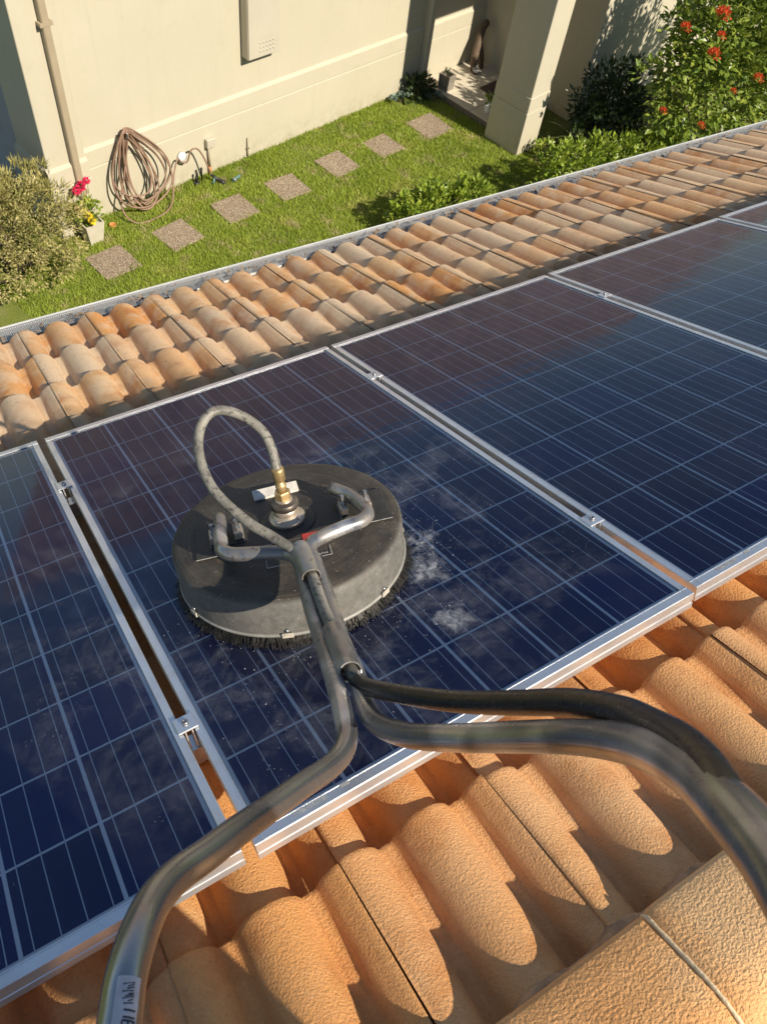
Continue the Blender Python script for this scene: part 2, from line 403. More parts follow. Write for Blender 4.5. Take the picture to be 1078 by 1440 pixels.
M['leaf_blue'] = leaf('succulent_leaf', [(.35, (.15, .22, .17)), (.65, (.34, .42, .35))], 12, .1, .6, .2)
M['leaf_strap'] = leaf('strap_leaf', [(.35, (.06, .085, .025)), (.55, (.13, .15, .045)), (.7, (.30, .26, .10))], 7)
M['bark'] = simple('bark', (.13, .095, .065), .9, 0, .3, 30, .6, 80)
M['redflower'] = leaf('coral_petal', [(.35, (.55, .07, .025)), (.6, (.80, .16, .055)), (.75, (.88, .30, .12))], 30, .25, .6, .2)
M['pinkflower'] = leaf('magenta_petal', [(.35, (.55, .02, .08)), (.7, (.75, .05, .14))], 30, .25, .6, .2)
M['yellowflower'] = leaf('yellow_petal', [(.35, (.75, .55, .02)), (.7, (.85, .65, .05))], 30, .25, .6, .2)
M['brownflower'] = leaf('brown_petal', [(.35, (.10, .03, .02)), (.7, (.22, .06, .03))], 30, .25, .6, .2)
M['pot'] = simple('cream_pot', (.50, .46, .37), .7, 0, .06, 12)
M['stone'] = simple('stone_planter', (.21, .185, .15), .9, 0, .25, 30, .5, 90)
M['wood'] = simple('dark_driftwood', (.10, .065, .04), .75, 0, .4, 25, .5, 60)
M['white'] = simple('white_plastic', (.66, .66, .66), .4, 0, .03)
M['matdark'] = simple('doormat', (.07, .05, .04), .95, 0, .5, 30, .6, 200)
M['black'] = simple('black_rubber', (.02, .02, .02), .5)
M['door'] = simple('dark_timber_door', (.07, .045, .03), .5, 0, .2, 12)
M['ghose'] = simple('garden_hose', (.235, .145, .10), .55, 0, .18, 8)
M['terr'] = simple('orange_pipe', (.55, .20, .06), .6)
M['teal'] = simple('teal_plastic', (.10, .20, .20), .4)
M['gutter'] = simple('zinc_gutter', (.56, .56, .54), .5, .1, .15, 9, .1, 60)
M['dryleaf'] = simple('dry_leaf', (.20, .14, .09), .9, 0, .5, 20)
def mesh_guard():
    t = NT('gutter_mesh'); o = t.obj(); s = t.n('SeparateXYZ', {0: o})
    def line(v, per, wid):
        f = t.math('FRACT', t.math('MULTIPLY', v, 1 / per)); return t.math('LESS_THAN', f, wid)
    g = t.math('MAXIMUM', line(s.outputs[0], .0105, .42), line(s.outputs[1], .0105, .42))
    b = t.bsdf((.40, .40, .39), .5, .2)
    return t.done(t.n('MixShader', {0: g, 1: t.n('BsdfTransparent').outputs[0], 2: b}).outputs[0])
M['guard'] = mesh_guard()

# ================================================================== SETTING
g = MB().add([(-300, -300, 0), (300, -300, 0), (300, 300, 0), (-300, 300, 0)], [(0, 1, 2, 3)]).build('ground', M['lawn']); structure(g)
dr = MB().box(-6.5, 0.75, 8.2, 30, -.02, .006).build('driveway', M['asphalt']); structure(dr)

# ---------------------------------------------------------- our own tiled house (roof we stand on)
house = empty('tiled_house', 'low house whose orange terracotta tile roof carries the solar panels', 'house', T(0, 0, 0))
XL, XR = -1.39, 7.9
GA, Y0 = .334, -.04            # tile gauge, tail of the top course
def tile_h(x):
    d = min(abs(x - .014), abs(x - .164), abs(x - .314)); w = .0610
    h = 0. if d >= w else (1 - (d / w) ** 2.3) ** .84
    z = -.037 + .037 * h
    if d >= w: z += -.0025 * math.cos((d - w) / .0140 * math.pi / 2)
    if x > .262: z -= .0035 * min(1, (x - .262) / .015)
    return z
def tile_mesh(j):
    rg = random.Random(j); n = 40; xs = [.0002 + .2998 * i / n for i in range(n + 1)]
    w = GA + .055; slope = .013 / GA
    rows = [(-w, 0), (-.012, 0), (-.003, -.0004), (-.0006, -.0016), (0, -.0045), (0, -.026), (-.02, -.030)]
    wob = [rg.uniform(-.0015, .0015) for _ in range(6)]
    vs_ = []
    for (y, dz) in rows:
        for i, x in enumerate(xs):
            e = 0.
            if i == 0: e = -.0025
            elif i == n: e = -.0015
            yy = y + (wob[0] * math.sin(9 * x + wob[1] * 900) if y > -.02 else 0)
            vs_.append((x, yy, tile_h(x) * (1 - .75 * y / GA) + dz + y * slope + e + wob[2] * math.sin(20 * x + wob[3] * 2000)))
    k = n + 1
    fs = [(a * k + i, a * k + i + 1, (a + 1) * k + i + 1, (a + 1) * k + i) for a in range(len(rows) - 1) for i in range(n)]
    # upright side laps so a tile has thickness at its joint
    b = len(vs_)
    for i in (0, n):
        for (y, dz) in (rows[0], rows[4]): vs_.append((xs[i], y, tile_h(xs[i]) * (1 - .75 * y / GA) + dz + y * slope - .02))
    fs += [(0, b, b + 1, 4 * k), (n, 4 * k + n, b + 3, b + 2)]
    mb = MB().add(vs_, fs, True); me = mb.mesh('tile'); me.materials.append(M['tile'])
    return me
tms = [tile_mesh(j) for j in range(5)]
JX = -.185
rt = random.Random(3)
for c in range(10):
    for k in range(-4, 26):
        x = JX + .3005 * k
        if x < XL or x > XR - .3: continue
        # under the panels only the gaps look down on tiles; keep every tile near the edges and gaps
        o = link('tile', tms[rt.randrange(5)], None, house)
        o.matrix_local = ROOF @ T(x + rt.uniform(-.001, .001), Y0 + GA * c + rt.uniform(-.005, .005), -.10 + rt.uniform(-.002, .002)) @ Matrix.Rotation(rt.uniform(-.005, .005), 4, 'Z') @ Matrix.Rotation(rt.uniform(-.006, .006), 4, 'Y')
# far side of the roof as one rolled sheet, deck, fascia
BACK = Matrix.Translation(ROOF @ Vector((0, -.56, -.085))) @ Matrix.Rotation(SL, 4, 'X')
mb = MB()
nx = 300; xs = [XL + (XR - XL) * i / nx for i in range(nx + 1)]
for c in range(9):
    ya, yb = -GA * c + .0, -GA * (c + 1)
    vs_ = [(x, yy, tile_h((x - JX) % .3005) + dz) for (yy, dz) in ((ya, -.027), (yb, -.002), (yb, -.03)) for x in xs]
    mb.add(vs_, [(a * (nx + 1) + i, a * (nx + 1) + i + 1, (a + 1) * (nx + 1) + i + 1, (a + 1) * (nx + 1) + i) for a in range(2) for i in range(nx)], True)
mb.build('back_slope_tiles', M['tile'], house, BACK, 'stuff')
MB().box(XL, XR, -.50, 2.86, -.225, -.198).build('roof_deck', M['mortar'], house, ROOF)
MB().box(XL, XR, -3.0, -.02, -.10, -.075).build('roof_deck', M['mortar'], house, BACK)
MB().box(XL, XR, 2.635, 2.665, 2.50, 2.745).build('fascia', M['boxpaint'], house)
MB().box(XL + .3, XR - .3, -3.2, 2.25, 0, 2.60).build('wall', M['wall'], house)
MB().box(XL, XR, 2.24, 2.634, 2.58, 2.6).build('soffit', M['white'], house)
# gutter with its mesh guard
gp = [(2.675, 2.72), (2.675, 2.60), (2.69, 2.585), (2.80, 2.575), (2.845, 2.60), (2.86, 2.66), (2.86, 2.712), (2.866, 2.722), (2.876, 2.723), (2.880, 2.714), (2.876, 2.704), (2.872, 2.70), (2.865, 2.60), (2.82, 2.568), (2.68, 2.575), (2.666, 2.60), (2.666, 2.72)]
MB().extrude(gp, 'x', XL, XR, False).build('gutter', M['gutter'], house)
x = XL
ng = 0
while x < XR:
    x2 = min(XR, x + 1.22)
    MB().add([(x, 2.700, 2.792), (x2 - .006, 2.700, 2.790), (x2 - .006, 2.78, 2.760), (x, 2.78, 2.758), (x2 - .006, 2.864, 2.724), (x, 2.864, 2.724)], [(0, 1, 2, 3), (3, 2, 4, 5)]).build('gutter_guard', M['guard'], house)
    x = x2
mb = MB(); rl = random.Random(5)
for i in range(420):
    p = Vector((rl.uniform(-.6, 6.5), rl.uniform(2.70, 2.80), 0)); p.z = 2.795 - (p.y - 2.70) * .36 + .006
    if rl.random() < .35 and p.x < 1.6: continue
    a = rl.uniform(0, 6.28); L = rl.uniform(.008, .028); w = L * rl.uniform(.12, .4)
    d = Vector((math.cos(a), math.sin(a), rl.uniform(-.1, .5))) * L; q = Vector((-math.sin(a), math.cos(a), rl.uniform(-.2, .4))) * w
    mb.add([p - d, p + q, p + d, p - q], [(0, 1, 2, 3)])
mb.build('gutter_litter', M['dryleaf'], house, None, 'stuff')
# ridge caps
def cap_mesh(L):
    prof = [(-.384, -.124), (-.382, -.104), (-.385, -.0985), (-.392, -.096), (-.43, -.0925), (-.47, -.089), (-.50, -.0870), (-.52, -.0880), (-.540, -.092), (-.558, -.099), (-.575, -.110), (-.60, -.132), (-.66, -.190), (-.70, -.235), (-.703, -.25)]
    vs_ = []
    st = [(0, 0), (.006, .0035), (.02, .0045), (L * .5, .0025), (L - .02, .0005), (L - .004, .0), (L, -.004)]
    for xx, up in st:
        for (y, z) in prof: vs_.append((xx, y + (up * .5 if y > -.5 else -up * .5), z + up))
    k = len(prof)
    fs = [(a * k + i, a * k + i + 1, (a + 1) * k + i + 1, (a + 1) * k + i) for a in range(len(st) - 1) for i in range(k - 1)]
    b = MB().add(vs_, fs, True)
    # thick open end
    b.add([(0.0, y + .0, z) for (y, z) in prof] + [(0.0, y, z - .018) for (y, z) in prof], [(i, i + 1, k + i + 1, k + i) for i in range(k - 1)])
    me = b.mesh('ridge_cap'); me.materials.append(M['cap']); return me
cm = cap_mesh(.3975)
for k in range(-5, 19):
    xx = .468 + .40 * k
    if xx < XL or xx > XR - .4: continue
    link('ridge_cap', cm, None, house, ROOF @ T(xx, rt.uniform(-.002, .002), rt.uniform(-.001, .001)))
    bp = catmull([(xx - .004, y, z) for (y, z) in [(-.383, -.108), (-.391, -.0955), (-.43, -.0920), (-.47, -.0885), (-.50, -.0865), (-.52, -.0875), (-.540, -.0915), (-.575, -.1095), (-.66, -.189), (-.70, -.234)]], 3)
    MB().tube(bp, [.0036 + .0006 * math.sin(i * 2.3 + k) for i in range(len(bp))], 8).build('mortar_bead', M['bead'], house, ROOF)
# bedding mortar under the cap edge, lumpy
mb = MB(); n = 900; vs_ = []
for i in range(n + 1):
    xx = XL + (XR - XL) * i / n
    e = mnoise.noise(Vector((xx * 21, 0, 0))) * .004 + mnoise.noise(Vector((xx * 70, 3, 0))) * .003
    zt = -.113 + tile_h((xx - JX) % .3005) * 1.73
    vs_ += [(xx, -.392, -.104), (xx, -.376 + e * .5, -.110), (xx, -.371 + e, (-.112 + zt) * .5 + .002), (xx, -.360 + e * 1.4, zt - .004)]
mb.add(vs_, [(i * 4 + a, i * 4 + a + 1, i * 4 + a + 5, i * 4 + a + 4) for i in range(n) for a in range(3)], True)
mb.build('mortar_bed', M['mortar'], house, ROOF)

# ---------------------------------------------------------- cream house across the lawn
ch = empty('rendered_house', 'cream rendered house wall with dado moulding facing the lawn', 'house', HOUSE)
def hb(name, mat, *a, bev=0., parent=None):
    return MB().box(*a, bev=bev).build(name, M[mat], parent or ch)
WT = 2.75
hb('wall', 'wall', -1.75, 4.62, -.35, 0., 0, WT)
def plinth(name, s0, s1, n0):
    # plinth with a sloping top ledge and a groove line
    p = [(n0 - .01, 0), (n0 + .028, 0), (n0 + .028, .560), (n0 + .022, .566), (n0 + .022, .574), (n0 + .028, .580), (n0 + .028, .745), (n0 + .024, .752), (n0 - .01, .785)]
    return MB().extrude(p, 'x', s0, s1).build(name, M['wall'], ch)
plinth('plinth', -.355, 4.60, 0.)
plinth('plinth', -1.60, -.475, 0.)
hb('corner_pier', 'wall', 4.62, 5.02, -.42, .12, 0, WT, bev=.006)
plinth('plinth', 4.615, 5.045, .12)
p = [(5.015, 0), (5.046, 0), (5.046, .560), (5.040, .566), (5.040, .574), (5.046, .580), (5.046, .745), (5.042, .752), (5.015, .785)]
MB().extrude(p, 'y', -.44, .147).build('plinth', M['wall'], ch)
hb('wall', 'greyrender', 4.60, 4.93, -6, -.43, 0, WT)
hb('half_column', 'wall', -.47, -.36, -.02, .10, 0, WT, bev=.02)
hb('wall', 'wall', -1.95, -1.60, -.30, .52, 0.0, WT)            # side wall of the porch
hb('wall', 'wall', -15.5, -1.53, 1.00, 1.83, 0, WT, bev=.004)    # wing wall behind the shrubs
hb('wall', 'wall', -15.5, -1.97, -.30, 1.0, 0, WT)
hb('porch_pillar', 'wall', -.62, -.25, 1.37, 1.90, 0, WT, bev=.006)
MB().box(-.628, -.242, 1.362, 1.908, 0, .545, .004).build('pillar_base', M['wall'], ch)
MB().box(-.628, -.242, 1.362, 1.908, .555, .735, .006).build('pillar_base', M['wall'], ch)
hb('porch_beam', 'wall', -1.53, -.25, 1.40, 1.85, 2.35, WT)
hb('porch_ceiling', 'white', -1.6, .3, 0.0, 1.40, 2.60, 2.66)
dp = hb('door', 'door', -1.64, -1.60, .55, 1.0, .09, 2.15)
hb('door_frame', 'wall', -1.66, -1.57, .52, .55, .09, 2.2)
# porch floor, tile by tile
hb('porch_slab', 'grout', -1.60, -.425, .0, 1.36, 0, .072)
for i in range(3):
    for j in range(3):
        s1 = -.43 - i * .41; s0 = max(-1.598, s1 - .404); n0 = .032 + j * .45; n1 = min(1.355, n0 + .444)
        hb('floor_tile', 'floor', s0, s1, n0, n1, .06, .081, bev=.003)
hb('doormat', 'matdark', -1.38, -.98, .62, 1.02, .081, .093)
# eaves and tiled roof of that house (above the frame, seen only as reflection in the panels)
hb('soffit', 'white', -15.9, 5.5, -.02, .52, WT, WT + .03)
hb('fascia', 'tan', -15.9, 5.5, .52, .545, WT - .02, WT + .17)
mb = MB(); sl2 = math.tan(R(23)); n = 44
vs_ = []
for i in range(401):
    s_ = -16.0 + 21.6 * i / 400
    for (nn, zz) in ((.60, 0), (-8.0, 8.6 * sl2)):
        vs_.append((s_, nn, WT + .17 + zz + .03 * abs(math.sin(s_ * math.pi / .30))))
mb.add(vs_, [(i * 2, i * 2 + 1, i * 2 + 3, i * 2 + 2) for i in range(400)], True)
M['oldtile'] = simple('old_brown_roof_tile', (.29, .215, .17), .8, 0, .4, 3)
mb.build('roof', M['oldtile'], ch)
# downpipe with straps
d = MB().box(4.715, 4.785, .121, .185, .10, WT - .05, .008).build('downpipe', M['tan'], ch)
for z in (.45, 2.02): MB().box(4.690, 4.810, .121, .190, z, z + .03).build('strap', M['tan'], d)
# meter box
mbx = empty('meter_box', 'tall cream electricity meter box fixed to the rendered wall', 'meter box', HOUSE)
mo = MB().box(2.145, 2.575, .0, .115, 1.145, 1.80, .006).build('case', M['boxpaint'], mbx)
MB().box(2.150, 2.570, .116, .124, 1.15, 1.795, .004).build('door', M['boxpaint'], mbx)
for r_ in range(3):
    for c_ in range(5):
        cx, cz = 2.235 + .045 * c_, 1.21 + .042 * r_
        MB().lathe([(.013, 0), (.011, .004), (.004, .0065)], (0, 0, 0), 10).build('vent_dimple', M['boxpaint'], mbx, T(cx, .1235, cz) @ Matrix.Rotation(-math.pi / 2, 4, 'X'))

# ---------------------------------------------------------- lawn: pavers and grass
pav = []
rp = random.Random(11)
SP = [(4.85, .71), (4.07, .73), (3.30, .72), (2.56, .75), (1.77, .75), (1.02, .77), (.19, .80)]
names = ['square pebble stepping stone with a cracked corner beside the grey-green shrub', 'square pebble stepping stone second from the grey-green shrub', 'square pebble stepping stone in front of the dark spray gun', 'square pebble stepping stone midway along the row, in front of the thin pipe', 'square pebble stepping stone third from the porch', 'square pebble stepping stone second from the porch', 'square pebble stepping stone partly in the shade by the porch']
for (s_, n_), lb in zip(SP, names):
    w = .200 if s_ > .3 else .23
    mw = HOUSE @ T(s_, n_, 0) @ Matrix.Rotation(rp.uniform(-.08, .05), 4, 'Z') @ Matrix.Rotation(rp.uniform(-.02, .02), 4, 'X')
    b = MB()
    if s_ > 4.8:
        root = empty('stepping_stone', lb, 'stepping stone', mw, 'pebble stepping stones across the lawn')
        # corner piece broken away: the crack is a gap between two pieces
        b.extrude([(-w + .13, w), (w, w), (w, -w), (-w, -w), (-w, w - .10), (-w + .07, w - .085), (-w + .115, w - .05)], 'z', -.02, .020).build('slab', M['paver'], root)
        MB().extrude([(-w - .010, w + .008), (-w + .118, w + .008), (-w + .100, w - .038), (-w + .058, w - .068), (-w - .010, w - .082)], 'z', -.02, .014).build('broken_corner', M['paver'], root)
    else:
        o = b.box(-w, w, -w * rp.uniform(.95, 1.03), w, -.02, rp.uniform(.012, .022), .006).build('stepping_stone', M['paver'])
        o.matrix_world = mw; tag(o, lb, 'stepping stone', 'pebble stepping stones across the lawn')
HI = HOUSE.inverted()
def hs(p): q = HI @ Vector(p); return q.x, q.y
mb = MB(); rg = random.Random(21); V = []; F = []
cnt = 0
while cnt < 95000:
    x = rg.uniform(-.2, 7.6); y = rg.uniform(5.75, 8.45)
    s_, n_ = hs((x, y, 0))
    if n_ < .03 or s_ > 5.9: continue
    if 4.6 < s_ < 5.06 and n_ < .15: continue
    if s_ < -.40 and n_ < 1.95: continue
    if s_ < -.75: continue
    if s_ < .18 and n_ < .28: continue
    bad = False
    for (a, b_) in SP:
        w = .198 if a > .3 else .228
        if abs(s_ - a) < w - .035 * rg.random() ** 2 and abs(n_ - b_) < w - .035 * rg.random() ** 2: bad = True; break
    if bad: continue
    dens = mnoise.noise(Vector((x * 2.3, y * 2.3, 1.))) * .5 + .72
    if abs(s_ - 2.0) < .45 and .35 < n_ < .66: dens *= .55
    if rg.random() > dens: continue
    cnt += 1
    h = rg.uniform(.018, .045) * (1.25 if n_ < .12 else 1.); w = rg.uniform(.003, .0065); a = rg.uniform(0, 6.283); l = rg.uniform(.2, 1.0) * h; a2 = rg.uniform(0, 6.283)
    dx, dy = math.cos(a) * w, math.sin(a) * w; b = len(V)
    V += [(x - dx, y - dy, 0), (x + dx, y + dy, 0), (x + math.cos(a2) * l, y + math.sin(a2) * l, h)]; F.append((b, b + 1, b + 2))
me = bpy.data.meshes.new('grass'); me.from_pydata(V, [], F); me.update()
go = link('grass', me, M['blade'], None, None, 'stuff'); go['label'] = 'short green lawn grass between the stepping stones'; go['category'] = 'grass'

# ================================================================== SOLAR PANELS
PW, PL = .992, 1.640
MU, MV = .0215, .028
PU, PV = (PW - 2 * MU) / 6, (PL - 2 * MV) / 10
lip_s, lip_e = .0165, .0225
def rail_mesh(L, lip, name):
    p = [(0, -.040), (0, -.0265), (.0012, -.0255), (.0012, -.0195), (0, -.0185), (0, -.0012), (.0012, 0), (lip - .003, 0), (lip - .0028, .0008), (lip - .0006, .0008), (lip, 0), (lip, -.0022), (.0028, -.0022), (.0028, -.040)]
    me = MB().extrude(p, 'y', 0, L).mesh(name); me.materials.append(M['alu']); return me
long_rail = rail_mesh(PL, lip_s, 'frame_rail'); short_rail = rail_mesh(PW - .0004, lip_e, 'frame_rail')
cw, chh = PU - .0070, PV - .0052
def cell_mesh():
    c = .0
    me = MB().add([(-cw / 2, -chh / 2, 0), (cw / 2, -chh / 2, 0), (cw / 2, chh / 2, 0), (-cw / 2, chh / 2, 0)], [(0, 1, 2, 3)]).mesh('solar_cell')
    me.materials.append(M['cell']); return me
cell_me = cell_mesh()
bus_me = MB().add([(-.0009, 0, 0), (.0009, 0, 0), (.0009, PL - 2 * MV, 0), (-.0009, PL - 2 * MV, 0)], [(0, 1, 2, 3)]).mesh('busbar'); bus_me.materials.append(M['busbar'])
glass_me = MB().box(.003, PW - .003, .003, PL - .003, -.0030, -.0026).mesh('glass'); 
# a single upper face for the pane: refraction through 3 mm of glass is not visible
glass_me = MB().add([(.004, .004, -.0026), (PW - .004, .004, -.0026), (PW - .004, PL - .004, -.0026), (.004, PL - .004, -.0026)], [(0, 1, 2, 3)]).mesh('glass'); glass_me.materials.append(M['glass'])
back_me = MB().box(.003, PW - .003, .003, PL - .003, -.0085, -.0055).mesh('backsheet'); back_me.materials.append(M['backsheet'])
mark_me = MB().add([(0, 0, 0), (.016, 0, 0), (.016, .006, 0), (0, .006, 0)], [(0, 1, 2, 3)]).mesh('frame_sticker'); mark_me.materials.append(M['whitemark'])
bar_me = MB()
rb = random.Random(2); xx = 0
while xx < .062:
    w = rb.choice([.0012, .002, .003]); bar_me.add([(xx, 0, 0), (xx + w, 0, 0), (xx + w, .008, 0), (xx, .008, 0)], [(0, 1, 2, 3)]); xx += w + rb.choice([.0012, .002])
bar_me = bar_me.mesh('serial_barcode'); bar_me.materials.append(M['whitemark'])
def panel(x, y, z, label, rot=0.):
    root = empty('solar_panel', label, 'solar panel', ROOF @ T(x, y, z) @ Matrix.Rotation(rot, 4, 'Z'), 'solar panels in a row on the tiled roof')
    link('frame_rail', long_rail, None, root)
    link('frame_rail', long_rail, None, root, T(PW, PL, 0) @ Matrix.Rotation(math.pi, 4, 'Z'))
    link('frame_rail', short_rail, None, root, T(PW - .0002, -.0004, .0002) @ Matrix.Rotation(math.pi / 2, 4, 'Z'))
    link('frame_rail', short_rail, None, root, T(.0002, PL + .0004, .0002) @ Matrix.Rotation(-math.pi / 2, 4, 'Z'))
    link('backsheet', back_me, None, root)
    for i in range(6):
        for j in range(10): link('solar_cell', cell_me, None, root, T(MU + (i + .5) * PU, MV + (j + .5) * PV, -.0046))
        for b in range(4): link('busbar', bus_me, None, root, T(MU + (i + (b + .5) / 4) * PU, MV, -.0042))
    link('glass', glass_me, None, root)
    link('frame_sticker', mark_me, None, root, T(.165, .013, .0009))
    link('serial_barcode', bar_me, None, root, T(.075, .009, .0009))
    return root
panel(-PW - .0215, .004, 0, 'solar panel at the end of the row, beside the wide dark gap, holding no machine', .001)
panel(0, 0, 0, 'solar panel being washed, with the round brush standing on it')
panel(PW + .0255, .0138, -.0085, 'solar panel next to the washed one, reflecting deep blue sky')
panel(2 * PW + .050, .022, -.010, 'solar panel third from the wide dark gap, one clamp showing')
panel(3 * PW + .074, .028, -.010, 'solar panel fourth from the wide dark gap, only its corner showing')
# mounting rails and clamps
for y, lb in ((1.315, 'aluminium mounting rail under the panels on the gutter side'), (.300, 'aluminium mounting rail under the panels on the ridge side')):
    o = MB().box(-1.05, 4.2, y - .020, y + .020, -.094, -.0525).build('mounting_rail', M['alu']); o.matrix_world = ROOF; tag(o, lb, 'mounting rail', 'mounting rails')
def clamp(x, y, z, gap, label):
    root = empty('mid_clamp', label, 'clamp', ROOF @ T(x, y, z), 'clamps holding the solar panels')
    g2 = gap / 2
    MB().box(-g2 - .009, g2 + .009, -.020, .020, .0012, .0052, .0012).build('plate', M['alu'], root)
    MB().box(-g2 + .003, -g2 + .0055, -.020, .020, -.045, .001).build('leg', M['alu'], root)
    MB().box(g2 - .0055, g2 - .003, -.020, .020, -.045, .001).build('leg', M['alu'], root)
    b = MB().lathe([(.0065, 0), (.0065, .004), (.0055, .005), (.0035, .005), (.0035, .002)], (0, 0, .0053), 20).build('bolt', M['bolt'], root)
clamp(-.0108, 1.315, 0, .0215, 'clamp across the wide dark gap, on the gutter side')
clamp(-.0108, .300, 0, .0215, 'clamp across the wide dark gap, on the ridge side')
clamp(1.005, 1.322, -.003, .0255, 'clamp beside the washed panel opposite the wide dark gap, gutter side')
clamp(1.005, .312, -.003, .0255, 'clamp beside the washed panel opposite the wide dark gap, ridge side')
clamp(2.0215, 1.326, -.009, .024, 'clamp between the second and third panel from the wide dark gap')

# ================================================================== SURFACE CLEANER
sc = empty('surface_cleaner', 'round black rotary surface cleaner brush with bent steel tube handles', 'surface cleaner', ROOF @ T(.363, .603, -.0026))
CX, CY = .363, .603
def L(p): return (p[0] - CX, p[1] - CY, p[2] + .0026)
cv = MB().lathe([(.246, .022), (.2575, .023), (.2585, .032), (.2580, .100), (.2568, .1085), (.2535, .1140), (.2480, .1172), (.238, .1190), (.16, .1220), (.08, .1245), (.001, .125)], (0, 0, 0), 128, cap=False).build('cover', M['cover'], sc)
MB().lathe([(.2555, .0215), (.2600, .022), (.2608, .0255), (.2600, .029), (.2572, .0295)], (0, 0, 0), 128, cap=False).build('rim_trim', M['trim'], sc)
for k in range(7):
    a = math.radians(-118 + 51.4 * k)
    q = MB().box(-.012, .012, -.002, .0015, -.006, .0060, .001).build('rim_clip', M['clip'], sc, Matrix.Rotation(a, 4, 'Z') @ T(.2625, 0, .0285) @ Matrix.Rotation(math.pi / 2, 4, 'Z'))
    MB().lathe([(.0045, 0), (.004, .003), (.0015, .0042)], (0, 0, 0), 12).build('screw', M['bolt'], q, T(0, .004, .010) @ Matrix.Rotation(math.pi / 2, 4, 'X'))
mb = MB(); rb = random.Random(9); V = []; F = []
for i in range(11000):
    a = rb.uniform(0, 6.2832); r_ = rb.uniform(.232, .257) + .003 * math.sin(a * 37); z1 = .024; out = rb.uniform(-.004, .022) ; tw = rb.uniform(-.012, .012)
    w = rb.uniform(.0006, .0013); lo = rb.uniform(0, .004) if rb.random() < .7 else rb.uniform(0, .012)
    ca, sa = math.cos(a), math.sin(a); b = len(V)
    for (rr, zz, t_, ww) in ((r_, z1, 0, w), (r_ + out * .35, z1 * .45, tw * .4, w), (r_ + out, lo, tw, w * .6)):
        px, py = rr * ca - t_ * sa, rr * sa + t_ * ca
        V += [(px - ww * sa, py + ww * ca, zz), (px + ww * sa, py - ww * ca, zz)]
    F += [(b, b + 1, b + 3, b + 2), (b + 2, b + 3, b + 5, b + 4)]
me = bpy.data.meshes.new('brush_bristles'); me.from_pydata(V, [], F); me.update(); link('brush_bristles', me, M['bristle'], sc, None, 'stuff')
MB().lathe([(.20, .026), (.20, .10), (.01, .11)], (0, 0, 0), 48).build('inner_housing', M['black'], sc)
# mounting strip across the cover, brackets
ang = math.atan2(.544 - .63, .51 - .232)
ST = T(.371 - CX, .587 - CY, .1225) @ Matrix.Rotation(ang, 4, 'Z')
MB().box(-.215, .215, -.060, .062, 0.0006, .0030, .001).build('mounting_strip', M['plate'], sc, ST)
for yy, x0, x1 in ((-.0605, -.215, -.035), (-.0605, .05, .215)):
    MB().box(x0, x1, yy - .0008, yy + .0008, .0028, .0034).build('worn_edge', M['whitemark'], sc, ST)
def bracket(x, y):
    q = MB().box(-.037, .037, -.030, .030, .0034, .0060, .0012).build('bracket', M['plate'], sc, T(x - CX, y - CY, .1225) @ Matrix.Rotation(ang, 4, 'Z'))
    for s_ in (-1, 1):
        b = MB().box(s_ * .026 - .0095, s_ * .026 + .0095, -.022, .016, .0068, .024, .0015).build('clamp_block', M['hub'], q)
        MB().lathe([(.0065, 0), (.0065, .006), (.005, .007), (.0048, .024), (.003, .025)], (s_ * .026, -.004, .0242), 6, False).build('bolt', M['bolt'], q)
    for s_ in (-1, 1):
        MB().box(s_ * .0365 - .0005, s_ * .0365 + .0005, -.029, .029, .0058, .0064).build('worn_edge', M['whitemark'], q)
bracket(.232, .628); bracket(.509, .546)
# hub: flange, swivel rings, hex nut, brass fitting
HC = (.367 - CX, .600 - CY, .125)
def hub(name, mat, prof, n=40, smooth=True): return MB().lathe(prof, HC, n, smooth).build(name, M[mat], sc)
hub('hub_disc', 'cover', [(.062, -.002), (.062, .003), (.058, .005), (.01, .006)])
f_ = hub('hub_flange', 'hub', [(.040, .005), (.0405, .014), (.038, .017), (.029, .018), (.0285, .026), (.001, .026)])
for k in range(4):
    a = k * math.pi / 2 + .5
    MB().lathe([(.0042, 0), (.0042, .004), (.003, .005)], (HC[0] + .034 * math.cos(a), HC[1] + .034 * math.sin(a), HC[2] + .0172), 6, False).build('bolt', M['bolt'], f_)
hub('swivel_ring', 'hub', [(.0275, .026), (.028, .030), (.028, .037), (.026, .040), (.001, .040)])
hub('swivel_ring', 'darksteel', [(.029, .040), (.031, .043), (.031, .053), (.028, .057), (.001, .057)])
hub('swivel_neck', 'hub', [(.019, .057), (.019, .062), (.001, .062)])
hub('hex_nut', 'brass', [(.0165, .062), (.018, .064), (.018, .080), (.0165, .082), (.001, .082)], 6, False)
hub('brass_elbow', 'brass', [(.0095, .082), (.0105, .088), (.0120, .094), (.0120, .100), (.0085, .104), (.0085, .108), (.001, .108)])
hub('hose_ferrule', 'brass', [(.0105, .108), (.0130, .111), (.0135, .135), (.0125, .141), (.001, .141)], 20)
# white tag plate standing behind the swivel
a_ = math.atan2(.726 - .751, .448 - .351)
MB().box(-.053, .053, -.015, .015, .0, .007, .0015).build('tag_plate', M['tagplate'], sc, T(.393 - CX, .722 - CY, .1225 + .004) @ Matrix.Rotation(a_, 4, 'Z') @ Matrix.Rotation(.35, 4, 'X'))
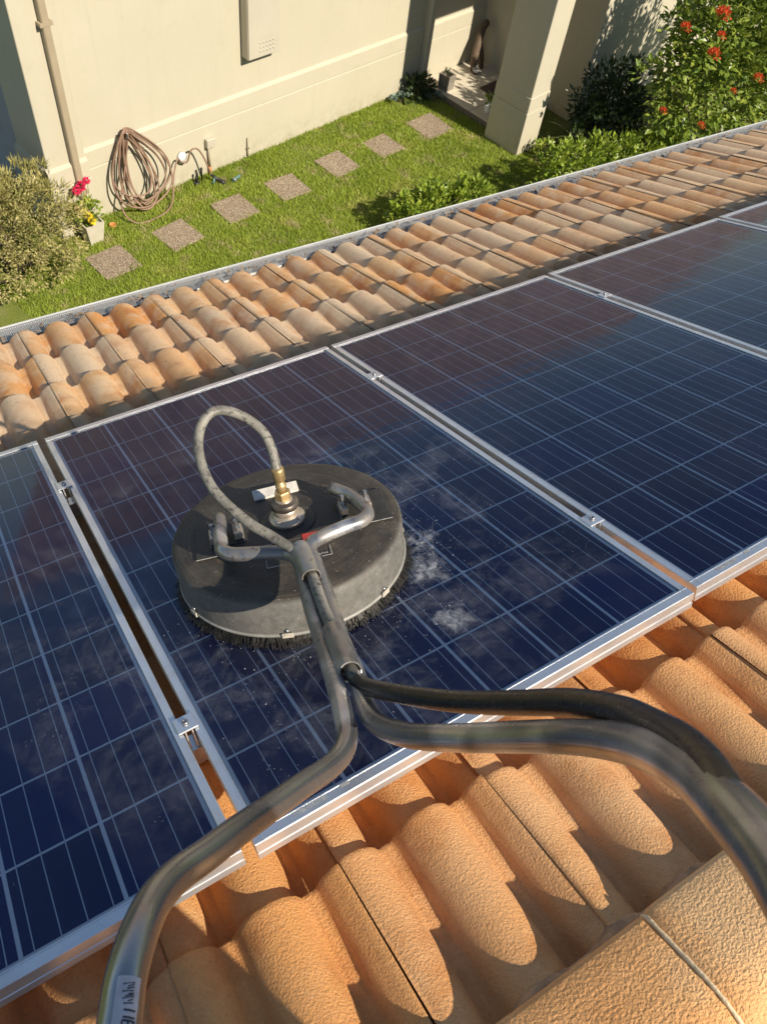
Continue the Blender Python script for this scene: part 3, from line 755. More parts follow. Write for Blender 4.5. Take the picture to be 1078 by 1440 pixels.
# red sticker and printed outline on the strip
MB().box(-.026, .032, -.0175, .0125, 0, .0006).build('red_sticker', M['red'], sc, T(.390 - CX, .516 - CY, .1258) @ Matrix.Rotation(ang, 4, 'Z'))
pp0 = []
x0, x1, y0, y1 = -.062, .075, -.016, .016
for q in ((x0, x0 + .03, y0 - .0008, y0 + .0008), (x0 - .0008, x0 + .0008, y0, y1), (x1 - .0008, x1 + .0008, y0, y1), (x1 - .022, x1, y0 - .0008, y0 + .0008)): pp0.append((*q, 0, .0004))
rb = random.Random(4)
for k in range(6):
    xa = x1 - .036 + k * .005; pp0.append((xa, xa + .0028, y0 + .005 + rb.uniform(0, .003), y0 + .010 + rb.uniform(0, .004), 0, .0004))
for q in pp0: MB().box(*q).build('printed_mark', M['whitemark'], sc, T(.325 - CX, .474 - CY, .1243) @ Matrix.Rotation(ang, 4, 'Z'))

# tubes and hose (roof frame coordinates)
lt = [(.236, .664, .154), (.214, .604, .158), (.200, .560, .162), (.194, .532, .166), (.206, .506, .168), (.236, .482, .170), (.272, .455, .172), (.296, .430, .174), (.302, .398, .176), (.293, .355, .179), (.259, .253, .188), (.228, .145, .205), (.193, .028, .245), (.162, -.068, .278), (.138, -.126, .294)]
lt += [(0.102, -0.165, 0.317), (0.04, -0.209, 0.369), (-0.009, -0.245, 0.412), (-0.051, -0.283, 0.459), (-0.083, -0.31, 0.49), (-0.111, -0.331, 0.515), (-0.132, -0.356, 0.538), (-0.149, -0.387, 0.558), (-0.165, -0.419, 0.569), (-0.176, -0.445, 0.572), (-0.188, -0.473, 0.574), (-0.2, -0.501, 0.574)]
rtb = [(.490, .610, .152), (.505, .556, .156), (.505, .505, .160), (.497, .462, .164), (.474, .443, .167), (.436, .442, .170), (.388, .440, .172), (.352, .432, .174), (.334, .410, .175), (.326, .372, .176), (.292, .246, .184), (.256, .127, .202), (.223, .010, .242)] + [(0.197, -0.066, 0.268), (0.179, -0.144, 0.315), (0.175, -0.234, 0.389), (0.186, -0.318, 0.464), (0.202, -0.391, 0.53), (0.212, -0.453, 0.588), (0.206, -0.504, 0.641), (0.191, -0.552, 0.692), (0.167, -0.598, 0.739), (0.141, -0.638, 0.776), (0.121, -0.671, 0.799), (0.105, -0.695, 0.812), (0.092, -0.718, 0.817)]
hp = [(.367, .600, .235), (.367, .604, .262), (.372, .624, .292), (.369, .656, .330), (.337, .690, .366), (.294, .705, .383), (.254, .691, .368), (.224, .644, .333), (.216, .570, .290), (.242, .485, .250), (.273, .428, .227), (.298, .359, .211), (.29, .301, .205), (.267, .214, .210), (.240, .109, .232), (.216, .015, .262)] + [(0.212, -0.032, 0.268), (0.213, -0.145, 0.352), (0.225, -0.261, 0.44), (0.235, -0.35, 0.516), (0.24, -0.423, 0.583), (0.232, -0.485, 0.638), (0.211, -0.534, 0.684), (0.19, -0.572, 0.722), (0.17, -0.602, 0.749), (0.15, -0.627, 0.77), (0.139, -0.642, 0.779)]
TR = .0150
tl = MB().tube([L(p) for p in catmull(lt, 6)], TR, 20).build('handle_tube', M['steel'], sc)
tr_ = MB().tube([L(p) for p in catmull(rtb, 6)], TR, 20).build('handle_tube', M['steel'], sc)
MB().tube([L(p) for p in catmull(hp, 6)], [.0105 if i < 90 else min(.0128, .0105 + .0003 * (i - 90)) for i in range(len(catmull(hp, 6)))], 16).build('pressure_hose', M['hose'], sc)
def sleeve(p0, p1, r_, name='hose_sleeve'):
    p0, p1 = Vector(L(p0)), Vector(L(p1)); t = (p1 - p0).normalized()
    up = Vector((0, 0, 1)); u = t.cross(up).normalized(); w = u.cross(t); n = 28; prof = [(r_, 0), (r_, 1), (r_ - .0025, 1), (r_ - .0025, 0)]
    vs_ = [(p0.lerp(p1, q[1])) + (u * math.cos(2 * math.pi * k / n) + w * math.sin(2 * math.pi * k / n)) * q[0] for q in prof for k in range(n)]
    fs = [(i * n + k, i * n + (k + 1) % n, ((i + 1) % 4) * n + (k + 1) % n, ((i + 1) % 4) * n + k) for i in range(4) for k in range(n)]
    o = MB().add(vs_, fs, True).build(name, M['steel'], sc)
    md = o.modifiers.new('edge', 'EDGE_SPLIT'); md.split_angle = R(50)
sleeve((.306, .385, .213), (.288, .300, .207), .0185)
sleeve((.246, .135, .224), (.211, .000, .266), .0178)
# weld webs that tie the two tubes together under the hose
for (a, b, r_) in (((.293, .355, .179), (.326, .372, .176), .006), ((.228, .145, .205), (.256, .127, .202), .006), ((.193, .028, .245), (.223, .010, .242), .006)):
    MB().tube([L(a), L(b)], r_, 10).build('weld_web', M['steel'], sc)
# sticker wrapped on the left grip
def on_tube(pts, i0, i1, a0, a1, r_, view):
    pts = [Vector(L(p)) for p in pts]
    vs_ = []; n = 8
    for i in range(i0, i1 + 1):
        t = (pts[i + 1] - pts[i - 1]).normalized(); w = (view - t * view.dot(t)).normalized(); u = t.cross(w)
        for k in range(n + 1):
            a = a0 + (a1 - a0) * k / n; vs_.append(pts[i] + (w * math.cos(a) + u * math.sin(a)) * r_)
    return vs_, [(i * (n + 1) + k, i * (n + 1) + k + 1, (i + 1) * (n + 1) + k + 1, (i + 1) * (n + 1) + k) for i in range(i1 - i0) for k in range(n)]
LT = catmull(lt, 6); i0 = min(range(len(LT)), key=lambda i: (Vector(LT[i]) - Vector(lt[23])).length) + 2; i1 = len(LT) - 3
viewv = (Vector((-.0972, -.7612, 1.14)) - Vector(LT[i0])).normalized()
vs_, fs = on_tube(LT, i0, i1, -.75, .35, TR + .0004, viewv)
stk = MB().add(vs_, fs, True).build('sticker', M['paper'], tl)
# the number printed along the sticker
seg7 = {'1': [(.5, 0, .5, 1)], '6': [(.9, 1, .1, 1), (.1, 1, .1, 0), (.1, 0, .9, 0), (.9, 0, .9, .5), (.9, .5, .1, .5)], '7': [(.1, 1, .9, 1), (.9, 1, .5, 0)], '9': [(.9, .5, .1, .5), (.1, .5, .1, 1), (.1, 1, .9, 1), (.9, 1, .9, 0), (.9, 0, .1, 0)], '0': [(.1, 0, .9, 0), (.9, 0, .9, 1), (.9, 1, .1, 1), (.1, 1, .1, 0)]}
LP = [Vector(L(p)) for p in LT[i0:i1 + 1]]
cum = [0.]
for a, b in zip(LP, LP[1:]): cum.append(cum[-1] + (b - a).length)
def tube_pt(dist, ang_, r_):
    k = 0
    while k < len(cum) - 2 and cum[k + 1] < dist: k += 1
    f = (dist - cum[k]) / (cum[k + 1] - cum[k]); p = LP[k].lerp(LP[k + 1], f); t = (LP[k + 1] - LP[k]).normalized()
    w = (viewv - t * viewv.dot(t)).normalized(); u = t.cross(w)
    return p + (w * math.cos(ang_) + u * math.sin(ang_)) * r_
ink = MB(); d0 = .019
for chn in '1167':
    for (xa, ya, xb, yb) in seg7[chn]:
        P_ = [tube_pt(d0 + (xa + (xb - xa) * t_) * .0062, -.62 + (ya + (yb - ya) * t_) * .52, TR + .0008) for t_ in (0, .5, 1)]
        ink.tube(P_, .00055, 6)
    d0 += .0045 if chn == '1' else .0085
for k in range(9):
    dd = .004 + .0016 * k; P_ = [tube_pt(dd + .0006 * math.sin(k * 5), -.45 + .08 * math.sin(k * 3.1), TR + .0007), tube_pt(dd + .0012, -.1 + .15 * math.cos(k * 2.2), TR + .0007)]
    ink.tube(P_, .0004, 5)
ink.build('print', M['ink'], stk)

# water thrown off the brush: beads on the glass
t_ = NT('water_bead'); M['water'] = t_.done(t_.n('MixShader', {0: .35, 1: t_.n('BsdfTransparent').outputs[0], 2: t_.bsdf((.8, .82, .85), .08, 0, 1.)}).outputs[0])
rg = random.Random(77); V, F = [], []
while len(V) < 6 * 420:
    a = rg.gauss(-.35, 1.5); d = .262 + abs(rg.gauss(0, .10)); x, y = CX + d * math.cos(a), CY + d * math.sin(a)
    if not (.02 < x < .97 and .03 < y < 1.6): continue
    q = rg.uniform(.0005, .0013) * (1.5 if rg.random() < .08 else 1); b = len(V)
    V += [(x - q, y, -.0022), (x, y - q * 1.3, -.0022), (x + q, y, -.0022), (x, y + q * 1.3, -.0022), (x, y, -.0022 + q * .8), (x, y, -.0026)]
    F += [(b, b + 1, b + 4), (b + 1, b + 2, b + 4), (b + 2, b + 3, b + 4), (b + 3, b, b + 4)]
me = bpy.data.meshes.new('water_beads'); me.from_pydata(V, [], F); o = link('water_beads', me, M['water'], None, None, 'stuff'); o.matrix_world = ROOF
o['label'] = 'tiny water beads splashed on the glass around the brush'; o['category'] = 'water'

# ================================================================== PLANTS
def leaf_faces(p, d, up, L_, w, V, F, fold=.25):
    """pointed leaf: base, two shoulders, mid, tip"""
    d = d.normalized(); s_ = d.cross(up)
    if s_.length < 1e-3: s_ = d.cross(Vector((1, .3, 0)))
    s_.normalize(); n_ = s_.cross(d)
    b = len(V)
    V += [tuple(p), tuple(p + d * L_ * .45 + s_ * w + n_ * fold * w), tuple(p + d * L_ * .5), tuple(p + d * L_ * .45 - s_ * w + n_ * fold * w), tuple(p + d * L_ - n_ * fold * w * .8)]
    F += [(b, b + 2, b + 1), (b, b + 3, b + 2), (b + 1, b + 2, b + 4), (b + 2, b + 3, b + 4)]
def foliage(rg, clumps, per, L_, w, spread, V, F, upb=.4, rosette=True):
    for (c, rad, out) in clumps:
        for i in range(per):
            d = Vector((rg.gauss(0, 1), rg.gauss(0, 1), rg.gauss(0, 1))).normalized()
            p = c + d * rad * rg.uniform(.25, 1.)
            dd = (d * .9 + out * .7 + Vector((0, 0, upb)) + Vector((rg.gauss(0, .4), rg.gauss(0, .4), rg.gauss(0, .3))))
            k = rg.uniform(.65, 1.25)
            leaf_faces(p, dd, Vector((rg.gauss(0, .5), rg.gauss(0, .5), 1)), L_ * k, w * k, V, F)
def ellipsoid_clumps(rg, c, r, n, rad, zmin=.03, power=.35):
    out = []
    while len(out) < n:
        d = Vector((rg.gauss(0, 1), rg.gauss(0, 1), rg.gauss(0, 1))).normalized()
        q = rg.random() ** power
        wob = 1 + .22 * mnoise.noise(d * 2.1 + Vector(c))
        p = Vector((c[0] + d.x * r[0] * q * wob, c[1] + d.y * r[1] * q * wob, c[2] + d.z * r[2] * q * wob))
        if p.z < zmin: continue
        out.append((p, rad * rg.uniform(.7, 1.3), d))
    return out
def mesh_obj(name, V, F, mat, parent, smooth=False, kind='stuff'):
    me = bpy.data.meshes.new(name); me.from_pydata(V, [], F); me.update()
    return link(name, me, mat, parent, None, kind)
def stems(rg, base, tips, n, r_=.012):
    mb = MB()
    for i in range(n):
        p, _, _ = rg.choice(tips); b = base + Vector((rg.uniform(-.12, .12), rg.uniform(-.1, .1), 0))
        mid = b.lerp(p, .5) + Vector((rg.uniform(-.06, .06), rg.uniform(-.06, .06), .04))
        mb.tube(catmull([b, mid, p], 4), [r_, r_ * .95, r_ * .9, r_ * .8, r_ * .7, r_ * .6, r_ * .5, r_ * .4, r_ * .3], 6)
    return mb
def shrub(name, label, c, r, ncl, per, L_, w, rad, leafm, seed, upb=.4, power=.35, cat='shrub', zmin=.03):
    rg = random.Random(seed); root = empty(name, label, cat, T(c[0], c[1], 0))
    cl = ellipsoid_clumps(rg, (0, 0, c[2]), r, ncl, rad, zmin, power)
    V, F = [], []; foliage(rg, cl, per, L_, w, 0, V, F, upb)
    mesh_obj('foliage', V, F, M[leafm], root)
    stems(rg, Vector((0, 0, 0)), cl, 16).build('stem', M['bark'], root)
    return root, cl
# grey-green shrub by the driveway: fine olive needles above, pale tipped clusters below
root, cl = shrub('grey_green_shrub', 'rounded grey-green shrub with cream tipped leaves by the house corner', (.60, 6.70, .46), (.72, .62, .50), 430, 26, .040, .0075, .062, 'leaf_grey', 31, .5)
rg = random.Random(32); V, F = [], []
cl2 = [q for q in ellipsoid_clumps(rg, (.02, .18, .54), (.66, .52, .48), 190, .05) if q[0].z > .5]
foliage(rg, cl2, 34, .085, .0045, 0, V, F, .9); mesh_obj('needle_foliage', V, F, M['leaf_olive'], root)
# low clipped hedge bushes along the gutter
def hedge(label, x0, x1, y0, y1, h, seed, nb):
    rg = random.Random(seed); root = empty('low_hedge', label, 'hedge', T((x0 + x1) / 2, (y0 + y1) / 2, 0), 'low hedge bushes below the gutter')
    cl = []
    for i in range(nb):
        q = (i + .5) / nb; x = (x0 + (x1 - x0) * q) - (x0 + x1) / 2
        hh = h * (.88 + .2 * rg.random())
        cl += ellipsoid_clumps(rg, (x, rg.uniform(-.05, .05), hh * .5), ((x1 - x0) / nb * .75, (y1 - y0) / 2, hh * .52), 62, .055)
    V, F = [], []; foliage(rg, cl, 13, .075, .019, 0, V, F, .8)
    mesh_obj('foliage', V, F, M['leaf_hedge'], root)
    stems(rg, Vector((0, 0, 0)), cl, 14, .008).build('stem', M['bark'], root)
hedge('low bright green hedge bush on the open lawn below the gutter', 4.35, 5.55, 5.58, 6.00, .48, 41, 4)
hedge('low bright green hedge in front of the strappy plant and dark shrub', 6.30, 8.35, 5.40, 5.90, .70, 42, 6)
root, cl = shrub('ixora_bush', 'big glossy leaved bush with clusters of coral red flowers', (9.08, 5.62, 1.48), (1.55, .46, 1.32), 760, 14, .105, .027, .11, 'leaf_ixora', 51, .5, zmin=.3)
rg = random.Random(52); V, F = [], []
for i in range(90):
    d = Vector((rg.gauss(0, 1), rg.gauss(0, 1), abs(rg.gauss(0, 1)))).normalized(); p = d * .045
    leaf_faces(p * rg.uniform(.6, 1.15), d + Vector((rg.gauss(0, .5), rg.gauss(0, .5), rg.gauss(0, .3))), Vector((rg.random(), rg.random(), 1)), .026, .010, V, F, .1)
fl = bpy.data.meshes.new('flower_cluster'); fl.from_pydata(V, [], F); fl.materials.append(M['redflower'])
surf = sorted([q for q in cl if q[2].y < .1 and q[2].x < .75], key=lambda q: -(q[2].z - .5 * q[2].x))
for p, s_ in (((-1.44, -.14, 1.90), 1.3), ((-1.20, -.34, 2.08), 1.8), ((-1.16, -.40, 1.90), 1.1), ((-1.18, -.42, 1.72), 1.6), ((-.36, -.54, 1.40), 1.3), ((-1.46, -.30, 1.10), 1.0), ((-.98, -.52, .96), 1.0), ((-.1, -.5, 1.8), 1.2), ((.3, -.46, 1.5), 1.1), ((-.73, -.55, 1.33), .8), ((.6, -.4, 1.9), 1.2)):
    o = link('flower_cluster', fl, None, root, T(p[0] - .10, p[1], p[2]) @ Matrix.Scale(s_ * .85, 4))
shrub('dark_shrub', 'dark shaded leafy shrub growing against the wing wall', (8.05, 6.45, .52), (.72, .34, .55), 190, 17, .080, .019, .10, 'leaf_dark', 61, .4)
# strappy plant
def straps(name, label, c, n, L_, w, seed, leafm='leaf_strap'):
    rg = random.Random(seed); root = empty(name, label, 'plant', T(*c)); 
    for i in range(n):
        a = rg.uniform(0, 6.283); el = rg.uniform(.5, 1.35); ln = L_ * rg.uniform(.7, 1.15); V, F = [], []; k = 7
        hd = Vector((math.cos(a), math.sin(a), 0)); sd = Vector((-math.sin(a), math.cos(a), 0)); p = Vector((0, 0, .02)); e = el
        for j in range(k + 1):
            ww = w * (1 - (j / k) ** 2) * (.6 + .4 * min(1, j / 2)) + .0006
            V += [tuple(p - sd * ww), tuple(p + Vector((0, 0, -ww * .4))), tuple(p + sd * ww)]
            p = p + (hd * math.cos(e) + Vector((0, 0, math.sin(e)))) * ln / k; e -= .22
        F = [(j * 3 + q, j * 3 + q + 1, j * 3 + q + 4, j * 3 + q + 3) for j in range(k) for q in (0, 1)]
        mesh_obj('leaf', V, F, M[leafm], root, True, None)
straps('strappy_plant', 'clump of long arching strap leaves beside the porch pillar', (7.50, 6.32, 0), 46, .62, .014, 71)
shrub('ground_cover', 'small leafy weeds at the foot of the sunlit pillar side', (7.02, 6.42, .10), (.22, .14, .12), 26, 12, .05, .012, .05, 'leaf_hedge', 72, .5, cat='plant')
# succulents at the end of the wall
rs = random.Random(81)
def rosette(name, label, c, n, L_, mat, seed):
    rg = random.Random(seed); root = empty(name, label, 'plant', T(*c)); V, F = [], []
    for q in range(n):
        cc = Vector((rg.uniform(-.14, .14), rg.uniform(-.09, .09), .05 + rg.uniform(0, .07)))
        for i in range(14):
            a = i * 2.4; e = .15 + i / 14 * 1.1; d = Vector((math.cos(a) * math.cos(e), math.sin(a) * math.cos(e), math.sin(e)))
            leaf_faces(cc, d, Vector((0, 0, 1)), L_ * (1 - .4 * i / 14), L_ * .30, V, F, .3)
    mesh_obj('foliage', V, F, M[mat], root)
    MB().tube([(0, 0, -.01), (.01, 0, .03), (.0, .01, .07)], .012, 8).build('stem', M['bark'], root)
pc = HOUSE @ Vector((.10, .17, 0)); rosette('succulent_clump', 'blue-grey succulent rosettes at the end of the sunlit wall', pc, 11, .062, 'leaf_blue', 82)
pc = HOUSE @ Vector((-.16, .24, 0)); shrub('shade_plant', 'dark leafy plant in the pillar shade by the porch step', (pc.x, pc.y, .12), (.22, .15, .16), 34, 14, .065, .016, .06, 'leaf_dark', 83, .5, cat='plant')
pc = HOUSE @ Vector((-.28, .42, 0)); rosette('succulent_clump', 'small grey succulents in the shade in front of the porch step', pc, 6, .05, 'leaf_blue', 84)
# weedy grass fringe at the step is part of the lawn

# ---------------------------------------------------------- things by the wall
# flower pot
fp = HOUSE @ Vector((4.80, .29, 0)); root = empty('flower_pot', 'square cream pot of magenta and yellow flowers by the downpipe', 'flower pot', Matrix.Translation(fp) @ Matrix.Rotation(TH, 4, 'Z'))
b = MB(); w0, w1 = .070, .105
b.add([(-w0, -w0, 0), (w0, -w0, 0), (w0, w0, 0), (-w0, w0, 0), (-w1, -w1, .24), (w1, -w1, .24), (w1, w1, .24), (-w1, w1, .24), (-w1 + .014, -w1 + .014, .24), (w1 - .014, -w1 + .014, .24), (w1 - .014, w1 - .014, .24), (-w1 + .014, w1 - .014, .24), (-w1 + .016, -w1 + .016, .20), (w1 - .016, -w1 + .016, .20), (w1 - .016, w1 - .016, .20), (-w1 + .016, w1 - .016, .20)],
      [(0, 3, 2, 1), (0, 1, 5, 4), (1, 2, 6, 5), (2, 3, 7, 6), (3, 0, 4, 7), (4, 5, 9, 8), (5, 6, 10, 9), (6, 7, 11, 10), (7, 4, 8, 11), (8, 9, 13, 12), (9, 10, 14, 13), (10, 11, 15, 14), (11, 8, 12, 15), (12, 13, 14, 15)])
b.build('pot', M['pot'], root)
rg = random.Random(91); V, F = [], []
cl = ellipsoid_clumps(rg, (0, 0, .33), (.13, .13, .12), 40, .04, .2); foliage(rg, cl, 10, .045, .013, 0, V, F, .6); mesh_obj('foliage', V, F, M['leaf_hedge'], root)
def flower(rg, r_):
    V, F = [], []
    for i in range(26):
        d = Vector((rg.gauss(0, 1), rg.gauss(0, 1), rg.gauss(0, .7))).normalized(); leaf_faces(d * r_ * .2, d, Vector((0, 0, 1)), r_, r_ * .4, V, F, .1)
    me = bpy.data.meshes.new('flower'); me.from_pydata(V, [], F); return me
stm = MB()
for (x, y, z, r_, mm) in ((-.045, .05, .56, .042, 'pinkflower'), (.0, .04, .58, .046, 'pinkflower'), (.03, .06, .60, .040, 'pinkflower'), (.10, .08, .60, .036, 'pinkflower'), (-.05, -.10, .36, .040, 'yellowflower'), (-.03, -.12, .31, .040, 'yellowflower'), (-.075, -.07, .41, .034, 'yellowflower'), (-.11, -.02, .43, .035, 'brownflower')):
    me = flower(rg, r_); me.materials.append(M[mm]); o = link('flower', me, None, root, T(x, y, z))
    stm.tube(catmull([(x * .3, y * .3, .22), (x * .8, y * .7, z * .7), (x, y, z)], 3), .003, 5)
stm.build('stem', M['leaf_hedge'], root)
# garden hose on its hook
hk = empty('hose_hook', 'metal hose hook on the wall under the dado', 'hook', HOUSE)
MB().box(4.09, 4.19, .0285, .034, .62, .82, .002).build('back_plate', M['bolt'], hk)
MB().tube(catmull([(4.14, .034, .80), (4.14, .10, .81), (4.14, .135, .83), (4.14, .14, .87)], 4), .008, 8).build('arm', M['bolt'], hk)
rg = random.Random(101); pts = []
NL = 8
for i in range(NL):
    H_ = rg.uniform(.68, .85); wl = rg.uniform(.10, .44); wr = rg.uniform(.18, .52); n0 = .045 + .010 * i
    for k in range(16):
        t_ = 2 * math.pi * k / 16; q = (1 - math.cos(t_)) / 2; sn = math.sin(t_)
        s_ = 4.135 + (wl if sn > 0 else wr) * sn * (.18 + .95 * q ** .8) + .012 * (i - 4) * (1 - q) - .06 * q
        z = .885 - H_ * q - .006 * abs(i - 4) * (1 - q); pts.append((s_, n0 + .14 * q ** 3 + rg.uniform(-.006, .006), max(.016, z)))
# low run on the lawn and tail to the nozzle
pts += [(4.10, .10, .86), (4.20, .12, .55), (4.36, .18, .15), (4.30, .34, .02), (4.02, .37, .016), (3.82, .30, .05), (3.66, .14, .22), (3.56, .09, .36), (3.50, .08, .30), (3.44, .10, .30), (3.40, .12, .42), (3.33, .14, .43), (3.27, .16, .33), (3.22, .18, .17), (3.20, .19, .10)]
o = MB().tube(catmull(pts, 4), .0095, 8).build('garden_hose', M['ghose']); o.matrix_world = HOUSE; tag(o, 'coiled brown garden hose hanging on the cream wall', 'hose')
pp = [(3.40, .12, .42), (3.36, .10, .30), (3.345, .09, .12), (3.35, .085, .04)]
wb = empty('wall_outlet', 'round white plastic outlet on the wall with the hose over it', 'outlet', HOUSE)
MB().lathe([(.055, 0), (.055, .030), (.046, .042), (.001, .044)], (0, 0, 0), 24).build('cover', M['white'], wb, T(3.47, .0285, .335) @ Matrix.Rotation(-math.pi / 2, 4, 'X'))
MB().box(3.49, 3.51, .04, .075, .28, .335, .004).build('flap', M['white'], wb)
# hose gun + little valve at the foot of the wall
gunr = empty('hose_gun', 'dark hose spray gun lying at the foot of the wall', 'spray gun', HOUSE @ T(3.17, .20, 0))
MB().tube([(.03, -.01, .10), (0, .02, .07), (-.05, .07, .03)], [.014, .018, .020], 12).build('barrel', M['black'], gunr)
MB().tube([(.01, .02, .07), (.05, .04, .02)], .011, 10).build('grip', M['teal'], gunr)
MB().lathe([(.022, 0), (.026, .01), (.024, .03), (.01, .032)], (0, 0, 0), 14).build('nozzle_ring', M['black'], gunr, T(-.055, .075, .024) @ Matrix.Rotation(-1.1, 4, 'X'))
tp = empty('pipe_stub', 'short dark pipes and valve sticking out of the lawn by the wall', 'pipe', HOUSE @ T(3.33, .10, 0))
for (x, y, h_) in ((0, 0, .12), (-.05, .015, .17), (.03, .02, .09)):
    MB().lathe([(.011, 0), (.011, h_ - .02), (.016, h_ - .018), (.016, h_), (.004, h_ + .003)], (x, y, 0), 12).build('pipe', M['black'], tp)
MB().lathe([(.035, 0), (.035, .025), (.028, .035), (.01, .036)], (.03, .02, 0), 16).build('valve_box', M['black'], tp)
# tap / conduit box
tb = empty('wall_junction_box', 'small cream junction box on the wall with a pipe running into the lawn', 'junction box', HOUSE)
MB().box(3.03, 3.15, .0285, .085, .33, .43, .006).build('case', M['boxpaint'], tb)
MB().tube([(3.115, .052, .328), (3.115, .052, .10)], .013, 12).build('conduit', M['tan'], tb)
MB().tube([(3.115, .052, .10), (3.115, .052, .0)], .0165, 12).build('pipe_foot', M['terr'], tb)
cpx = empty('thin_pipe', 'thin weathered pipe and clip standing against the wall under the meter box', 'pipe', HOUSE)
MB().tube([(2.56, .045, .0), (2.56, .045, .14), (2.555, .043, .25)], .008, 8).build('pipe', M['tan'], cpx)
MB().box(2.545, 2.575, .0285, .056, .12, .135).build('clip', M['bolt'], cpx)
MB().tube([(2.60, .05, .0), (2.60, .05, .05)], .006, 8).build('stub', M['bolt'], cpx)
# nozzle on the lawn
nz = empty('hose_connector', 'grey plastic hose connector lying on the lawn', 'hose connector', HOUSE @ T(2.96, .33, .045) @ Matrix.Rotation(.25, 4, 'Z'))
MB().lathe([(.020, 0), (.023, .01), (.023, .04), (.016, .05), (.016, .11), (.012, .13), (.004, .131)], (0, 0, 0), 16).build('body', M['teal'], nz, T(.06, 0, 0) @ Matrix.Rotation(-math.pi / 2, 4, 'Y'))
MB().lathe([(.026, 0), (.028, .004), (.028, .02), (.024, .024), (.005, .0245)], (0, 0, 0), 16).build('collar', M['bolt'], nz, T(.055, 0, 0) @ Matrix.Rotation(-math.pi / 2, 4, 'Y'))
# terracotta saucer bits under the hose
tc = MB().lathe([(.028, 0), (.036, .03), (.032, .03), (.026, .008), (.002, .008)], (0, 0, 0), 16).build('small_clay_cup', M['terr']); tc.matrix_world = HOUSE @ T(4.52, .22, .0); tag(tc, 'tiny orange clay cup on the grass under the hose coil', 'cup')
# porch things
pl = empty('stone_planter', 'small square stone planter at the corner of the porch', 'planter', HOUSE @ T(-.57, .36, .081) @ Matrix.Rotation(.1, 4, 'Z'))
w = .075
MB().add([(-w, -w, 0), (w, -w, 0), (w, w, 0), (-w, w, 0), (-w * 1.1, -w * 1.1, .19), (w * 1.1, -w * 1.1, .19), (w * 1.1, w * 1.1, .19), (-w * 1.1, w * 1.1, .19), (-w * .85, -w * .85, .19), (w * .85, -w * .85, .19), (w * .85, w * .85, .19), (-w * .85, w * .85, .19), (-w * .8, -w * .8, .12), (w * .8, -w * .8, .12), (w * .8, w * .8, .12), (-w * .8, w * .8, .12)],
         [(0, 3, 2, 1), (0, 1, 5, 4), (1, 2, 6, 5), (2, 3, 7, 6), (3, 0, 4, 7), (4, 5, 9, 8), (5, 6, 10, 9), (6, 7, 11, 10), (7, 4, 8, 11), (8, 9, 13, 12), (9, 10, 14, 13), (10, 11, 15, 14), (11, 8, 12, 15), (12, 13, 14, 15)]).build('pot', M['stone'], pl)
rg = random.Random(111); V, F = [], []
foliage(rg, [(Vector((.0, -.02, .20)), .05, Vector((0, 0, 1)))], 26, .05, .008, 0, V, F, .8); mesh_obj('foliage', V, F, M['leaf_dark'], pl)
dw = empty('driftwood_sculpture', 'dark driftwood sculpture leaning in the porch corner', 'sculpture', HOUSE @ T(-1.36, .22, .081))
MB().tube(catmull([(.10, .05, 0), (.10, .02, .14), (.04, -.02, .28), (-.03, -.05, .42), (-.10, -.06, .52), (-.15, -.07, .53)], 5), [.05] * 6 + [.055] * 6 + [.05] * 5 + [.042] * 4 + [.046] * 3 + [.03] * 2, 12).build('trunk', M['wood'], dw)
MB().tube(catmull([(-.06, .04, 0), (-.05, .02, .16), (-.03, -.03, .34)], 5), [.04, .04, .038, .036, .034, .034, .033, .03, .028, .025, .02], 10).build('limb', M['wood'], dw)
wf = empty('white_flower_ornament', 'small white flower ornament at the foot of the driftwood', 'ornament', HOUSE @ T(-1.22, .33, .081))
rg = random.Random(112); me = flower(rg, .05); me.materials.append(M['white']); link('petals', me, None, wf, T(0, 0, .07))
MB().lathe([(.03, 0), (.035, .03), (.02, .05), (.005, .055)], (0, 0, 0), 14).build('base', M['wood'], wf)
bb = MB().lathe([(.004, 0), (.025, .004), (.040, .018), (.045, .04), (.040, .062), (.025, .078), (.004, .085)], (0, 0, 0), 20).build('dark_ball', M['black']); bb.matrix_world = HOUSE @ T(-.93, .90, .081); tag(bb, 'small black ball on the porch beside the doormat', 'ball')
pp_ = HOUSE @ Vector((-.60, 1.10, .081)); root = empty('potted_plant', 'small leafy plant in a white pot against the pillar', 'potted plant', Matrix.Translation(pp_))
MB().lathe([(.045, 0), (.062, .10), (.055, .10), (.050, .08), (.002, .08)], (0, 0, 0), 20).build('pot', M['white'], root)
rg = random.Random(113); V, F = [], []; foliage(rg, [(Vector((0, 0, .15)), .09, Vector((0, 0, 1)))], 30, .07, .022, 0, V, F, .4); mesh_obj('foliage', V, F, M['leaf_ixora'], root)

# ================================================================== THE OPERATOR (behind the camera, only the shadow falls into the picture)
def work_clothes():
    t = NT('work_clothes'); p = t.pos(); z = t.n('SeparateXYZ', {0: p}).outputs[2]
    f = t.noise(p, 30., 4)
    c = t.mix(t.math('GREATER_THAN', z, 4.98), (.055, .06, .075), (.10, .13, .20))
    c = t.mix(t.val(f, 0, .3), c, (.03, .03, .03))
    return t.done(t.bsdf(c, .9, 0, .2, t.bump(t.noise(p, 22., 3), .4, .01)))
M['clothes'] = work_clothes(); M['skin'] = simple('skin', (.50, .30, .21), .55, 0, .06, 12)
M['hat'] = simple('hat_cloth', (.20, .18, .13), .9, 0, .1, 40)
pv = empty('person', 'person in dark work clothes standing behind the ridge and holding the brush handles', 'person', T(-.01, -.92, 4.05))
J = {}; VV = []; EE = []; RR = []
def jn(n, p, r_, par=None):
    J[n] = len(VV); VV.append(p); RR.append(r_)
    if par: EE.append((J[par], J[n]))
